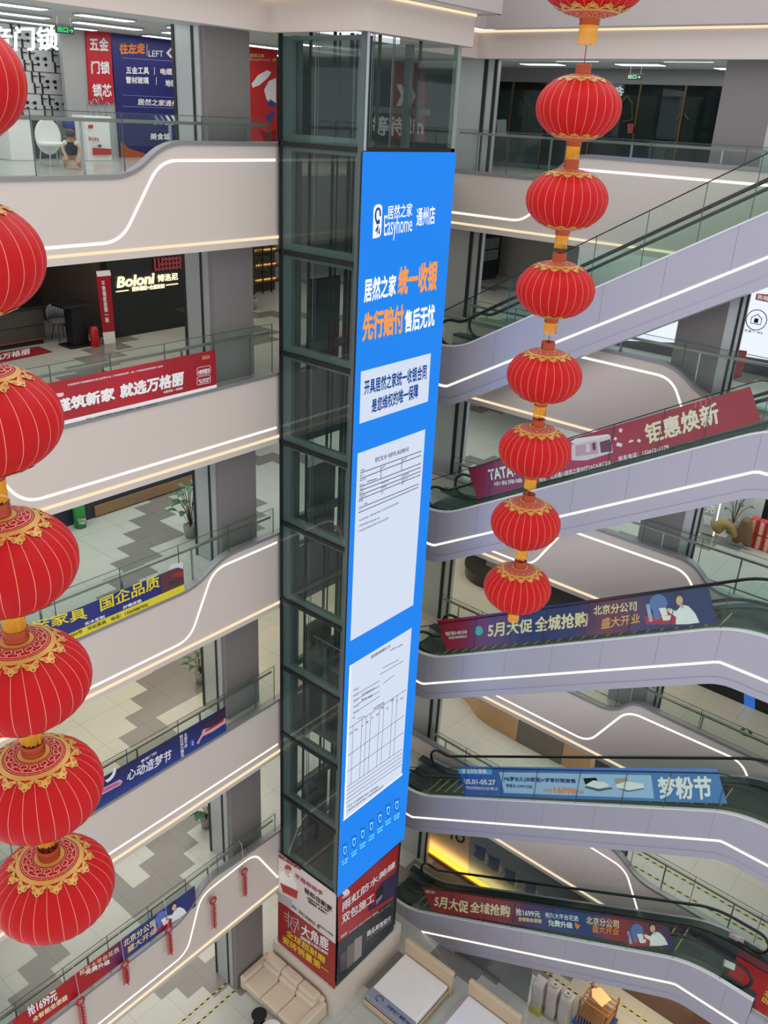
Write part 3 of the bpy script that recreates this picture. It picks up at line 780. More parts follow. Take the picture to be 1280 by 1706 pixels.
g = [(0, zl(*[(706 + 34 * math.cos(t), 490 + 44 * math.sin(t)) for t in [math.pi * (1 + k / 10) for k in range(11)]], (722, 500), (690, 520))),
     (1, zl((915, 640), (920, 600), (975, 590), (985, 470), (1030, 400), (1185, 280), (1178, 420), (1145, 520), (915, 660))), (2, zl((980, 540), (985, 480), (1050, 410), (1060, 480), (1010, 540))),
     (3, zl((985, 560), (1040, 500), (1040, 530), (985, 600)))]
art(RP, p3, g, [M_white, mat('printed_night_blue', '2a2450', .4), M_blk, M_grey])
tpx(RP, '雨虹', zl((665, 545), (735, 510), (736, 490), (668, 525)), M_white, p3, bold=.02)
p4 = poster('wall_poster', RP, zl((614, 1392), (1148, 882), (1150, 535), (635, 948)), M_bblk, 'black appliance poster with three grey doors below the red waterproofing poster')
tpx(RP, '德品高端瓷片', zl((895, 900), (1120, 740), (1125, 690), (897, 845)), M_white, p4, bold=.02)
tpx(RP, 'LARDBIRD', zl((895, 930), (1125, 760), (1128, 735), (897, 900)), M_grey, p4, bold=.01)
tpx(RP, 'LARTE', zl((962, 718), (1120, 600), (1120, 580), (962, 695)), M_grey, p4, bold=.01)
tpx(RP, '全国服务热线 · 居然之家店', zl((640, 1335), (830, 1165), (830, 1150), (640, 1320)), M_grey, p4, bold=.0)
tpx(RP, 'A-LARD · D-CERAMICS', zl((985, 990), (1110, 880), (1110, 868), (985, 975)), M_grey, p4, bold=.0)
art(RP, p4, [(0, zl((652, 1235), (718, 1180), (720, 1015), (655, 1060))), (1, zl((716, 1195), (780, 1130), (782, 945), (720, 985))), (2, zl((780, 1135), (850, 1070), (855, 880), (785, 920)))],
    [mat('door_brownish', '5a4a45', .3), mat('door_grey', '77706a', .3), mat('door_pale', 'a39a95', .3)])

# ------------------------------------------------------------------ escalators
SL = .578
def esc_path(zl, zh, dz_flat, dz_slope, y_lo, y_hi, rad=.5):
    yk, yh = 13.0, 13.0 - (zh - zl) / SL
    # bends of a line parallel to the axis, shifted so slope part sits dz_slope over the axis
    sh = (dz_flat - dz_slope) / SL
    return rounded([(y_lo, zl + dz_flat), (yk - sh, zl + dz_flat), (yh - sh, zh + dz_flat), (y_hi, zh + dz_flat)], rad, 7)
def resample(path, ys):
    out = []
    for y in ys:
        for (a, b) in zip(path, path[1:]):
            if a[0] >= y >= b[0]:
                t = (a[0] - y) / ((a[0] - b[0]) or 1); out.append((y, a[1] + (b[1] - a[1]) * t)); break
    return out
def escalator(zl, zh, label, ytop=None):
    yh = 13.0 - (zh - zl) / SL; y0 = 13.95; y1 = yh - 1.9 if ytop is None else ytop
    r = root('escalator', (19.3, (y0 + y1) / 2, zl), label, 'escalator', 'stacked escalators')
    ys = [y0 - (y0 - y1) * k / 90 for k in range(91)]
    top = resample(esc_path(zl, zh, 1.05, .92, y0 + .01, y1 - .01, 1.1), ys)
    bot = resample(esc_path(zl, zh, -.48, -.56, y0 + .01, y1 - .01, .35), ys)
    led = resample(esc_path(zl, zh, 0, 0, y0 + .01, y1 - .01, .06), ys)
    rdg = resample(esc_path(zl, zh, -.34, -.40, y0 + .01, y1 - .01, .35), ys)
    f = lambda X, p: Vector((X, p[0], p[1]))
    for X, nm in ((XE - .02, 'side_cladding'), (20.12, 'side_cladding')):
        mb = MB(); mb.strip([f(X, p) for p in top], [f(X, p) for p in bot], (.08, 0, 0)); o = mb.build(nm, M_fas2, r)
        if X < 19:
            j = MB()
            for k in range(8, 91, 11):
                a, b = top[k], bot[k]
                j.prism([Vector((X - .003, a[0] - .004, a[1])), Vector((X - .003, a[0] + .004, a[1])), Vector((X - .003, a[0] + .004 + .0, b[1] + .5)), Vector((X - .003, a[0] - .004, b[1] + .5))], (.004, 0, 0))
            j.build('panel_joint', mat('joint_grey', '8b8890', .6), o)
    mb = MB(); mb.strip([f(XE - .05, p) for p in bot], [f(XE - .05, p) for p in rdg], (.05, 0, 0)); mb.build('lower_ledge', M_fas2, r)
    mb = MB(); mb.strip([f(XE - .05, (p[0], p[1] - .04)) for p in bot], [f(XE - .05, p) for p in bot], (1.85, 0, 0)); mb.build('underside', M_fas2, r)
    mb = MB(); mb.strip([f(XE - .035, (p[0], p[1] + .03)) for p in led], [f(XE - .035, (p[0], p[1] - .03)) for p in led], (.012, 0, 0)); mb.build('light_line', M_led, r)
    mb = MB(); mb.strip([f(XE - .03, (p[0], p[1] + .035)) for p in top], [f(XE - .03, (p[0], p[1] - .005)) for p in top], (.1, 0, 0)); mb.build('edge_trim', mat('white_trim', 'dcdcde', .35), r)
    # inner decking, skirts and steps
    for X0, X1 in ((18.46, 18.72), (19.86, 20.12)):
        mb = MB(); mb.strip([f(X0, (p[0], p[1] - .02)) for p in top], [f(X0, (p[0], p[1] - .08)) for p in top], (X1 - X0, 0, 0)); mb.build('decking', M_skirt, r)
    sk = resample(esc_path(zl, zh, .95, .85, y0 + .01, y1 - .01, .9), ys)
    for X in (18.72, 19.84):
        mb = MB(); mb.strip([f(X, p) for p in sk], [f(X, (p[0], p[1] - .5)) for p in sk], (.02, 0, 0)); mb.build('steel_skirt', M_steel, r)
    st = MB(); n = int(round((zh - zl) / .2)); 
    lowy = 13.0 - .1
    for k in range(n):
        ya = lowy - k * (lowy - yh) / n; yb = lowy - (k + 1) * (lowy - yh) / n; z = zl + .66 + (k + 1) * (zh - zl) / n - .1
        st.mi = 0; st.box((18.75, yb, z - .35), (19.83, ya, z)); st.mi = 1; st.box((18.75, ya - .03, z - .02), (19.83, ya + .004, z + .004))
    st.mi = 0
    st.box((18.75, lowy, zl + .4), (19.83, y0, zl + .66)); st.box((18.75, y1, zh + .3), (19.83, yh, zh + .66))
    st.build('steps', [mat('step_dark', '34373a', .4, metal=.6), mat('step_yellow_line', 'b59a3a', .5)], r)
    # inner glass and handrails
    rl = esc_path(zl, zh, 1.72, 1.62, 13.15, y1 + .55, .9)
    for X in (18.6, 19.97):
        ga = resample(esc_path(zl, zh, 1.66, 1.56, y0, y1, .9), [y for y in ys if y1 + .35 < y < 13.4]); gb = [(p[0], min(p[1] - .1, q[1])) for p, q in zip(ga, [t for t in top if y1 + .35 < t[0] < 13.4])]
        mb = MB(); mb.strip([f(X, p) for p in ga], [f(X, p) for p in gb], (.012, 0, 0)); mb.build('glass_panel', M_glassE, r)
        zt = rl[0][1]; R = .34
        lo = [(13.15 + R * math.sin(t) * 1.05, zt - R + R * math.cos(t)) for t in [math.pi * k / 10 for k in range(11)]][::-1]
        zt2 = rl[-1][1]; ye = rl[-1][0]
        hi = [(ye - R * math.sin(t) * 1.05, zt2 - R + R * math.cos(t)) for t in [math.pi * k / 10 for k in range(11)]]
        path = [(12.8, lo[0][1] - .02)] + lo + rl[1:-1] + hi + [(ye + .3, hi[-1][1] - .02)]
        mb = MB(); mb.tube([f(X, p) for p in path], .042, 8); mb.build('handrail', M_black, r, smooth=True)
        for (yy, z_) in ((12.95, zl + 1.0), (ye + .3, zh + .95)):
            mb = MB(); mb.bbox((X - .08, yy - .12, z_ - .3), (X + .08, yy + .12, z_ + .12), .03); mb.build('handrail_inlet', M_black, r)
    # tall outer guard glass
    y_g0, y_g1 = 13.45, y1 + .9
    gt = resample(esc_path(zl, zh, 1.92, 2.12, y0, y1, .1), [y_g0 - (y_g0 - y_g1) * k / 60 for k in range(61)])
    if ytop is not None:
        gt = [(y, min(z, zh + 1.95 )) for y, z in gt]
    tb = resample(esc_path(zl, zh, 1.05, .92, y0, y1, 1.1), [p[0] for p in gt])
    n = 9
    for k in range(n):
        a, b = int(60 * k / n), int(60 * (k + 1) / n)
        mb = MB(); mb.strip([f(XE, p) for p in gt[a:b + 1]], [f(XE, p) for p in tb[a:b + 1]], (.012, 0, 0)); mb.build('guard_glass', M_glassE, r)
        mb = MB(); p, q = gt[b], tb[b]; mb.box((XE - .002, p[0] - .006, q[1]), (XE + .014, p[0] + .006, p[1])); mb.build('glass_joint', mat('glass_edge_green', '3a4f49', .3), r)
    mb = MB(); mb.tube([f(XE + .006, (p[0], p[1])) for p in gt], .014, 6); mb.build('guard_top_edge', M_joint, r)
    return r
EL = [(-6.5, -1.75, 'topmost escalator, empty of banners, rising towards the top storey'),
      (-11.25, -6.5, 'escalator carrying the crimson wooden door banner'),
      (-16.1, -11.24, 'escalator carrying the purple and blue banner with white-shirted person'),
      (-21.56, -16.08, 'escalator carrying the light blue mattress festival banner'),
      (-26.85, -21.46, 'lowest escalator, rising from ground floor with a red to blue banner')]
for k, (a, b, l) in enumerate(EL):
    escalator(a, b, l, ytop=1.75 if k == 4 else None)

# ------------------------------------------------------------------ escalator banners
BP = PE(XE + .03)
def gradient_banner(name, pn, ps, m, label, group='banners fixed to balustrades', th=.01):
    return poster('hanging_banner', pn, ps, m, label, 'banner', group=group, th=th)
# crimson door banner
M_crim = rampmat('crimson_print', 1, [(0, 'a30f2c'), (.35, 'a8123a'), (.6, 'b2245f'), (.8, '93205a'), (1, '8b1038')])
b2 = gradient_banner('b', BP, [(796, 832), (1268, 702), (1250, 644), (780, 781)], M_crim, 'crimson banner for wooden doors with large cream characters on escalator side')
ze = zz(710, 620, 2.2456)
tpx(BP, 'TATA', ze((237, 405), (330, 390), (322, 345), (232, 365)), M_white, b2, bold=.03)
tpx(BP, '木门', ze((332, 388), (410, 372), (402, 322), (324, 345)), M_white, b2, bold=.03)
tpx(BP, '中有降噪', ze((258, 428), (362, 412), (360, 395), (256, 410)), M_white, b2, bold=.01)
tpx(BP, '钜惠焕新', ze((828, 272), (1102, 190), (1090, 108), (815, 196)), mat('cream_letters', 'f0dcc8', .35), b2, bold=.03)
tpx(BP, '地址：北京通州居然之家中厅TATA木门店', ze((425, 412), (692, 345), (690, 328), (423, 392)), M_white, b2, bold=.02)
tpx(BP, '联系电话：13261241179', ze((722, 333), (910, 288), (907, 268), (720, 316)), M_white, b2, bold=.02)
art(BP, b2, [(3, ze((540, 262), (560, 248), (680, 232), (692, 238), (640, 262), (560, 270))), (0, ze((545, 330), (545, 270), (690, 238), (700, 300), (600, 330))),
             (1, ze((560, 315), (560, 275), (640, 258), (645, 305))), (2, ze((655, 302), (650, 262), (690, 250), (697, 295))), (0, ze((600, 300), (598, 270), (612, 266), (615, 298))),
             (2, ze((625, 292), (622, 266), (634, 263), (636, 290))), (3, ze((722, 222), (724, 210), (736, 212), (733, 226))), (3, ze((703, 252), (706, 242), (716, 246), (712, 256))),
             (3, ze((712, 275), (716, 262), (736, 268), (732, 280))), (3, ze((757, 260), (770, 252), (780, 256), (765, 264))), (3, ze((790, 258), (795, 248), (806, 256), (800, 264)))],
    [mat('house_pale', 'e6cfdc', .4), mat('house_pink', 'cf9fb8', .4), mat('house_shadow', '6c2f52', .4), mat('house_white', 'f5e4ea', .4)])
for k in range(4):
    x = 1005 + k * 20
    g = MB(); g.tube([BP.at(*BP.px(ze((x + 6 * math.sin(t * 1.1), 132 - k * 4.5 - t * 7))[0]), .008) for t in range(6)], .012, 5); g.build('steam_line', mat('steam_pink', 'e86a80', .4), b2)
# purple-blue banner
M_ppl = rampmat('purple_print', 1, [(0, '16245e'), (.18, '1a3270'), (.33, '7a2146'), (.45, '1c2c6c'), (.62, '1f2b72'), (.78, '6a2c6c'), (.9, 'a3183c'), (1, 'a8182e')])
b3 = gradient_banner('b', BP, [(743, 1083), (1195, 1038), (1180, 976), (728, 1034)], M_ppl, 'purple and blue promotion banner with person in white shirt, on the middle escalator')
zf = zz(710, 950, 2.56)
M_cal = mat('pale_gold_letters', 'f6dfb4', .4)
tpx(BP, '恒洁HEGII', zf((84, 280), (176, 270), (174, 252), (82, 263)), M_white, b3, bold=.02)
tpx(BP, '来这里 恒安家美生活', zf((98, 294), (176, 286), (175, 275), (97, 283)), M_white, b3, bold=.02)
tpx(BP, '5月大促', zf((265, 288), (458, 262), (452, 205), (260, 225)), M_cal, b3, bold=.03, italic=.15)
tpx(BP, '全城抢购', zf((468, 264), (698, 238), (690, 172), (462, 200)), M_cal, b3, bold=.03, italic=.15)
tpx(BP, '北京分公司', zf((716, 192), (905, 172), (900, 130), (712, 152)), M_cal, b3, bold=.02, italic=.15)
tpx(BP, '盛大开业', zf((748, 252), (918, 222), (912, 182), (745, 205)), mat('orange_gold_letters', 'f2a765', .4), b3, bold=.02, italic=.15)
M_pale_b = mat('printed_pale_blue', '9fb6dc', .4)
def sink_person(pn, parent, tr, r=1.0):
    """printed picture: dark-haired person in a white shirt beside bathroom ware"""
    T = lambda *ps: [tr(*p) for p in ps]
    polys = [(4, T(*[(28 + 36 * math.cos(t), 40 + 36 * math.sin(t)) for t in [k * math.pi / 9 for k in range(18)]])),
             (5, T((-30, 95), (60, 70), (150, 90), (120, 125), (-20, 125))),
             (3, T((-22, 45), (-8, 44), (6, 112), (-8, 115))), (4, T((0, 46), (26, 44), (36, 104), (14, 108))), (0, T((30, 60), (58, 58), (66, 88), (42, 92))), (0, T((40, 92), (80, 88), (76, 108), (48, 110))),
             (2, T(*circ(111, 20, 20, 23))), (0, T((98, 125), (100, 95), (72, 78), (66, 62), (76, 60), (100, 72), (118, 52), (128, 46), (150, 52), (176, 80), (194, 118), (150, 124))),
             (1, T((112, 48), (126, 46), (134, 56), (122, 62))), (1, T(*circ(113, 29, 14, 19))), (1, T((58, 66), (70, 58), (80, 64), (70, 74)))]
    return art(pn, parent, polys, [M_white, M_skin, M_hair, M_pale_b, mat('printed_mid_blue', '5f79b8', .4), mat('printed_fire_red', 'b8203a', .4)])
sink_person(BP, b3, lambda x, y: zf((962 + x * 1.06 , 98 + y * 1.06 - x * .0))[0])
art(BP, b3, [(0, zf(*circ(225, 258, 18, 20)))], [mat('teal_badge', '4db7c4', .4)])
# light blue mattress festival banner
M_lbl = rampmat('blue_print', 1, [(0, '4f83c4'), (.6, '4676b8'), (.85, '2f62ae'), (1, '2558b4')])
b4 = gradient_banner('b', BP, [(775, 1325), (1212, 1339), (1195, 1281), (765, 1277)], M_lbl, 'light blue mattress festival banner with two printed beds and white characters')
zg = zz(740, 1250, 2.37)
sheet(BP, [BP.px(p) for p in zg((238, 168), (830, 190), (818, 98), (218, 86))], 'pale_field', mat('pale_blue_print', 'a7c6e6', .4), b4, d=.004, th=.002)
sheet(BP, [BP.px(p) for p in zg((60, 92), (188, 95), (192, 70), (55, 66))], 'tab', mat('sky_blue_print', '4fb0e8', .4), b4, d=.004, th=.002)
tpx(BP, '智能双卧套餐', zg((72, 90), (170, 92), (168, 72), (70, 70)), M_white, b4, bold=.02)
tpx(BP, '05.01-05.27', zg((82, 132), (205, 136), (203, 116), (80, 112)), M_white, b4, bold=.03)
tpx(BP, '节间沃享权益:压力床 赠礼价', zg((88, 153), (215, 158), (214, 146), (87, 140)), M_white, b4, bold=.01)
M_nv2 = mat('deep_blue_letters', '1a3b78', .4)
tpx(BP, 'M6梦长久(米家版)+梦享好眠套餐', zg((238, 124), (523, 132), (520, 112), (237, 102)), M_nv2, b4, bold=.03)
tpx(BP, '零售价:23997元起', zg((246, 146), (350, 150), (349, 137), (245, 132)), M_nv2, b4, bold=.01)
tpx(BP, '活动价', zg((395, 164), (428, 165), (427, 152), (394, 151)), M_orange, b4, bold=.01)
tpx(BP, '16998', zg((436, 168), (523, 172), (520, 150), (434, 143)), M_orange, b4, bold=.03)
tpx(BP, '元起', zg((525, 170), (553, 171), (552, 158), (524, 157)), M_orange, b4, bold=.01)
tpx(BP, '梦粉节', zg((850, 190), (1062, 196), (1055, 100), (842, 104)), M_white, b4, bold=.035)
art(BP, b4, [(1, zg((550, 110), (600, 108), (612, 128), (560, 140))), (2, zg((556, 148), (610, 162), (668, 152), (660, 146), (612, 152), (560, 138))), (0, zg((556, 138), (590, 118), (640, 128), (655, 140), (612, 152))),
             (1, zg((672, 112), (720, 108), (730, 125), (682, 140))), (2, zg((682, 150), (728, 164), (792, 152), (788, 144), (728, 156))), (0, zg((680, 134), (720, 122), (788, 132), (790, 148), (730, 158), (682, 146)))],
    [M_white, mat('printed_tan', 'b09a92', .4), mat('printed_slate', '4a5a78', .4)])
# lowest red to blue banner
M_rb = rampmat('red_blue_print', 1, [(0, '1a3068'), (.1, '7a2438'), (.2, '9c2836'), (.28, '23407e'), (.4, '1d3f86'), (.52, '503068'), (.62, '9c1c34'), (1, 'a51824')])
b5 = gradient_banner('b', BP, [(720, 1518), (1125, 1583), (1113, 1540), (703, 1477)], M_rb, 'red to blue promotion banner along the lowest escalator')
zh_ = zz(690, 1450, 2.8444)
tpx(BP, '5月大促', zh_((95, 170), (260, 205), (255, 145), (98, 115)), M_cal, b5, bold=.03, italic=.12)
tpx(BP, '全城抢购', zh_((268, 198), (460, 222), (456, 165), (265, 145)), M_cal, b5, bold=.03, italic=.12)
tpx(BP, '恒洁', zh_((55, 105), (100, 110), (99, 98), (54, 92)), M_white, b5, bold=.01)
tpx(BP, '抢1699元', zh_((484, 212), (600, 224), (598, 192), (482, 176)), M_white, b5, bold=.03)
tpx(BP, '全智能坐便器', zh_((495, 238), (607, 250), (606, 230), (494, 218)), M_cal, b5, bold=.03)
tpx(BP, '枪灰大平台花洒', zh_((624, 222), (780, 242), (778, 215), (622, 196)), M_white, b5, bold=.02)
tpx(BP, '免费升级', zh_((638, 262), (755, 275), (753, 246), (636, 230)), M_white, b5, bold=.04)
tpx(BP, '北京分公司', zh_((818, 252), (975, 275), (972, 235), (815, 215)), M_cal, b5, bold=.02, italic=.12)
tpx(BP, '盛大开业', zh_((846, 292), (975, 308), (972, 272), (843, 256)), M_orange, b5, bold=.02, italic=.12)
sink_person(BP, b5, lambda x, y: zh_((1030 + x * .9 - y * 0, 250 + y * .86 + x * .0))[0])
art(BP, b5, [(0, zh_((762, 246), (790, 262), (775, 280), (765, 268)))], [M_orange])

# ------------------------------------------------------------------ gallery banners on the left
GB = PY(YG - .02)
def fullq(pn, x0, x1, z0, z1): return [(x0, z0), (x1, z0), (x1, z1), (x0, z1)]
def lbanner(x0, x1, z0, z1, m, label):
    r = root('hanging_banner', (x0, YG - .03, z0), label, 'banner', 'banners fixed to balustrades')
    sheet(GB, fullq(GB, x0, x1, z0, z1), 'printed_sheet', m, r, th=.012)
    return r
M_redg = rampmat('red_sheen_print', 0, [(0, 'a60f1e'), (.45, 'ab1222'), (.62, 'b8182a'), (.8, 'a01020'), (1, '9c0f20')])
g1 = lbanner(6.3, 12.13, -5.74, -4.87, M_redg, 'long red kitchen banner with big white characters under the lit black sign wall')
sheet(GB, fullq(GB, 6.3, 12.13, -5.74, -5.66), 'white_border', M_white, g1, d=.004, th=.003)
zi = zz(0, 560, 3.4595)
tpx(GB, '零醛筑新家', zi((230, 470), (668, 365), (652, 290), (215, 392)), M_white, g1, bold=.05, italic=.1)
tpx(GB, '就选万格丽', zi((690, 360), (1062, 280), (1058, 198), (684, 280)), M_white, g1, bold=.05, italic=.1)
tpx(GB, '中国家用不锈钢橱柜标准主起草企业 | 不锈钢家居第一股 | 不锈钢定制家居第三品牌', zi((388, 290), (937, 178), (936, 166), (387, 276)), M_white, g1, bold=.01)
tpx(GB, '全屋定制 一站搞定', zi((940, 330), (1053, 305), (1052, 290), (939, 316)), M_white, g1, bold=.02)
tpx(GB, '地址：北京通州居然之家三层万格丽店　电话：13720000617', zi((495, 484), (910, 392), (909, 380), (494, 472)), M_blk, g1, bold=.0, d=.02)
tpx(GB, '0增项超支', zi((1140, 222), (1208, 208), (1207, 182), (1139, 196)), M_white, g1, bold=.03)
tpx(GB, '预订享特权\n折扣专享', zi((1142, 275), (1208, 262), (1207, 236), (1141, 250)), M_white, g1, bold=.02)
tpx(GB, '非凡万格\n品质生活', zi((1165, 135), (1208, 128), (1207, 108), (1164, 114)), M_gold, g1, bold=.0)
for (y0, y1) in ((178, 228), (232, 282)):
    c4 = [GB.px(p) for p in zi((1136, y1 + 1), (1213, y1 - 14), (1212, y0 - 10), (1135, y0 + 5))]
    mb = MB(); mb.tube([GB.at(u, v, .006) for u, v in rounded([((c4[0][0] + c4[1][0]) / 2, c4[0][1]), c4[1], c4[2], c4[3], c4[0], ((c4[0][0] + c4[1][0]) / 2 - .01, c4[0][1])], .05)], .005, 4); mb.build('box_outline', M_white, g1)
art(GB, g1, [(0, zi((285, 352), (290, 335), (365, 325), (368, 340), (355, 350)))], [mat('pale_pink_print', 'ecc5c0', .4)])

g2 = lbanner(5.4, 10.95, -10.52, -9.8, mat('furniture_blue', '1b2673', .35), 'blue furniture banner with yellow characters and a yellow lower edge')
sheet(GB, fullq(GB, 5.4, 10.95, -10.52, -10.31), 'yellow_strip', M_yel, g2, d=.004, th=.003)
sheet(GB, fullq(GB, 10.3, 10.95, -10.31, -9.8), 'printed_photo', mat('printed_room_brown', '5a3038', .4, var=.5, scale=12), g2, d=.004, th=.003)
zj = zz(0, 900, 3.8788)
art(GB, g2, [(0, zj((1090, 190), (1100, 158), (1180, 140), (1182, 185), (1150, 175))), (1, zj((1110, 240), (1108, 215), (1180, 195), (1182, 235))), (2, zj((1100, 300), (1098, 270), (1183, 240), (1185, 262)))],
    [mat('printed_pale_figure', 'd8ccd8', .4), mat('printed_rust', '8a2c30', .4), mat('printed_brown', '4a2c22', .4)], d=.01)
tpx(GB, '天坛家具', zj((70, 625), (565, 505), (552, 428), (60, 560)), M_yel, g2, bold=.02)
tpx(GB, '国企品质', zj((648, 462), (1032, 300), (1022, 215), (640, 375)), M_yel, g2, bold=.02)
tpx(GB, '实木定制', zj((548, 552), (675, 502), (672, 480), (546, 530)), M_white, g2, bold=.02)
tpx(GB, '好睡床垫', zj((793, 446), (915, 398), (912, 376), (792, 424)), M_white, g2, bold=.02)
tpx(GB, '1003号　天坛家具　电话：13269087935', zj((445, 632), (955, 425), (952, 402), (442, 610)), M_blk, g2, bold=.01, d=.02)

M_nvg = rampmat('navy_starry_print', 2, [(0, '24408e'), (.35, '1f2c70'), (1, '1b1e4e')])
g3 = lbanner(6.2, 12.06, -15.3, -14.48, M_nvg, 'navy banner with white flowing characters and a pale pink sofa picture')
zk = zz(130, 1160, 4.741)
M_lav = mat('white_lavender', 'e8e6f4', .4)
tpx(GB, '心动造梦节', zk((385, 672), (745, 498), (738, 412), (378, 590)), M_lav, g3, bold=.02, italic=.25)
tpx(GB, '慕思门铃', zk((495, 528), (622, 450), (620, 430), (493, 506)), M_lav, g3, bold=.02)
tpx(GB, '双\n分\n式\n大\n靠\n包', zk((810, 485), (838, 470), (828, 298), (800, 312)), M_lav, g3, bold=.02)
tpx(GB, '头\n层\n牛\n皮', zk((838, 408), (864, 396), (860, 282), (836, 294)), M_lav, g3, bold=.02)
art(GB, g3, [(0, zk((888, 398), (884, 352), (916, 335), (918, 382)))], [mat('printed_royal_blue', '3b50b8', .4)])
tpx(GB, '慕\n美', zk((896, 390), (912, 382), (910, 348), (894, 356)), M_lav, g3, d=.02)
tpx(GB, '全场满赠领豪礼', zk((165, 775), (330, 692), (328, 668), (162, 748)), mat('pink_print', 'd45a80', .4), g3, bold=.02, d=.02)
art(GB, g3, [(0, zk((150, 790), (158, 745), (330, 655), (352, 670), (335, 700), (175, 785))), (1, zk(*[(180 + 120 * math.cos(t), 570 + 120 * math.sin(t)) for t in [k * .13 for k in range(0, 10)]], *[(170 + 112 * math.cos(t), 560 + 112 * math.sin(t)) for t in [k * .13 for k in range(9, -1, -1)]])),
             (2, zk((935, 372), (975, 300), (985, 262), (1085, 232), (1160, 170), (1168, 208), (1060, 280), (985, 315), (962, 350), (955, 375))), (3, zk((1000, 270), (1080, 222), (1150, 178), (1150, 195), (1080, 240), (1010, 280))), (4, zk((978, 262), (982, 225), (1060, 185), (1160, 90), (1160, 168), (1080, 225)))],
    [mat('pink_pill', 'c8a0c8', .4), M_lav, mat('sofa_pink', 'd9a3b0', .4), mat('sofa_red', '9a3038', .4), mat('sofa_wall', '3a2038', .4)], d=.006)
g = MB(); g.tube([GB.at(*GB.px(zk((350 + 130 * t, 715 - 0 * t))[0]), .008) + Vector((0, 0, .18 * math.sin(t * 3))) * 0 for t in (0, .01)], .004, 4)

M_rb2 = rampmat('red_blue_left_print', 0, [(0, 'b0121c'), (.42, 'a8141f'), (.52, '6a2350'), (.62, '233a80'), (.8, '1d2f72'), (.93, '2a3278'), (1, '382a60')])
g4 = lbanner(5.35, 10.75, -20.72, -19.93, M_rb2, 'red to blue banner behind the hanging firecracker strings')
zm = zz(0, 1460, 3.7647)
tpx(GB, '抢1699元', zm((180, 880), (360, 770), (350, 700), (165, 820)), M_white, g4, bold=.03)
tpx(GB, '全智能坐便器', zm((205, 918), (425, 768), (418, 735), (200, 885)), M_cal, g4, bold=.03)
tpx(GB, '枪灰大平台花洒', zm((500, 625), (746, 468), (740, 438), (495, 592)), M_cal, g4, bold=.01)
tpx(GB, '免费升级', zm((535, 620), (690, 545), (688, 515), (530, 590)), M_white, g4, bold=.03)
tpx(GB, '北京分公司', zm((775, 445), (975, 305), (968, 262), (768, 405)), M_cal, g4, bold=.02, italic=.1)
tpx(GB, '盛大开业', zm((800, 482), (980, 350), (974, 315), (792, 445)), M_gold, g4, bold=.02, italic=.1)
sink_person(GB, g4, lambda x, y: zm((980 + x * .98, 235 + y * .95 - x * .62))[0])

# ------------------------------------------------------------------ lanterns
a_, b_ = .5, .36
def prof_r(z):   # superellipse radius at height z
    t = min(1, abs(z) / b_); return a_ * (1 - t ** 2.05) ** (1 / 2.05)
def lanternmat():
    m = mat('lantern_red_silk', 'bd0a12', .5, var=.03, spec=.2)
    nt = m.node_tree; N = nt.nodes; L = nt.links; b = N['Principled BSDF']
    tc = N.new('ShaderNodeTexCoord'); sp = N.new('ShaderNodeSeparateXYZ'); L.new(tc.outputs['Object'], sp.inputs[0])
    at = N.new('ShaderNodeMath'); at.operation = 'ARCTAN2'; L.new(sp.outputs[1], at.inputs[0]); L.new(sp.outputs[0], at.inputs[1])
    mu = N.new('ShaderNodeMath'); mu.operation = 'MULTIPLY_ADD'; mu.inputs[1].default_value = 28 / (2 * math.pi); mu.inputs[2].default_value = 28.5; L.new(at.outputs[0], mu.inputs[0])
    fr = N.new('ShaderNodeMath'); fr.operation = 'FRACT'; L.new(mu.outputs[0], fr.inputs[0])
    sb = N.new('ShaderNodeMath'); sb.operation = 'SUBTRACT'; sb.inputs[1].default_value = .5; L.new(fr.outputs[0], sb.inputs[0])
    ab = N.new('ShaderNodeMath'); ab.operation = 'ABSOLUTE'; L.new(sb.outputs[0], ab.inputs[0])
    lt = N.new('ShaderNodeMath'); lt.operation = 'LESS_THAN'; lt.inputs[1].default_value = .02; L.new(ab.outputs[0], lt.inputs[0])
    mx = N.new('ShaderNodeMix'); mx.data_type = 'RGBA'; L.new(lt.outputs[0], mx.inputs[0])
    old = b.inputs['Base Color'].links[0].from_socket; L.new(old, mx.inputs[6]); mx.inputs[7].default_value = srgb('f0a070') + (1,)
    L.new(mx.outputs[2], b.inputs['Base Color'])
    b.inputs['Sheen Weight'].default_value = .05; b.inputs['Sheen Tint'].default_value = (1, .6, .6, 1)
    b.inputs['Subsurface Weight'].default_value = 0
    return m
M_lan = lanternmat(); M_lgold = mat('lantern_gold', 'dba955', .4, metal=.25); M_lcap = mat('lantern_cap_amber', 'b2461f', .25, metal=.3)
M_lpink = mat('lantern_pale_line', 'eaa38c', .45); M_ldot = mat('lantern_brown_dot', '6b5a1c', .5); M_tas = mat('tassel_yellow', 'f2a81c', .6, var=.15, scale=60)
def surf(r, th, top=1, off=.004):
    """point on the lantern skin at radius r"""
    r *= .88; q = min(.999, r / a_); z = b_ * (1 - q ** 2.05) ** (1 / 2.05)
    return Vector(((r + off * .5) * math.cos(th), (r + off * .5) * math.sin(th), top * (z + off)))
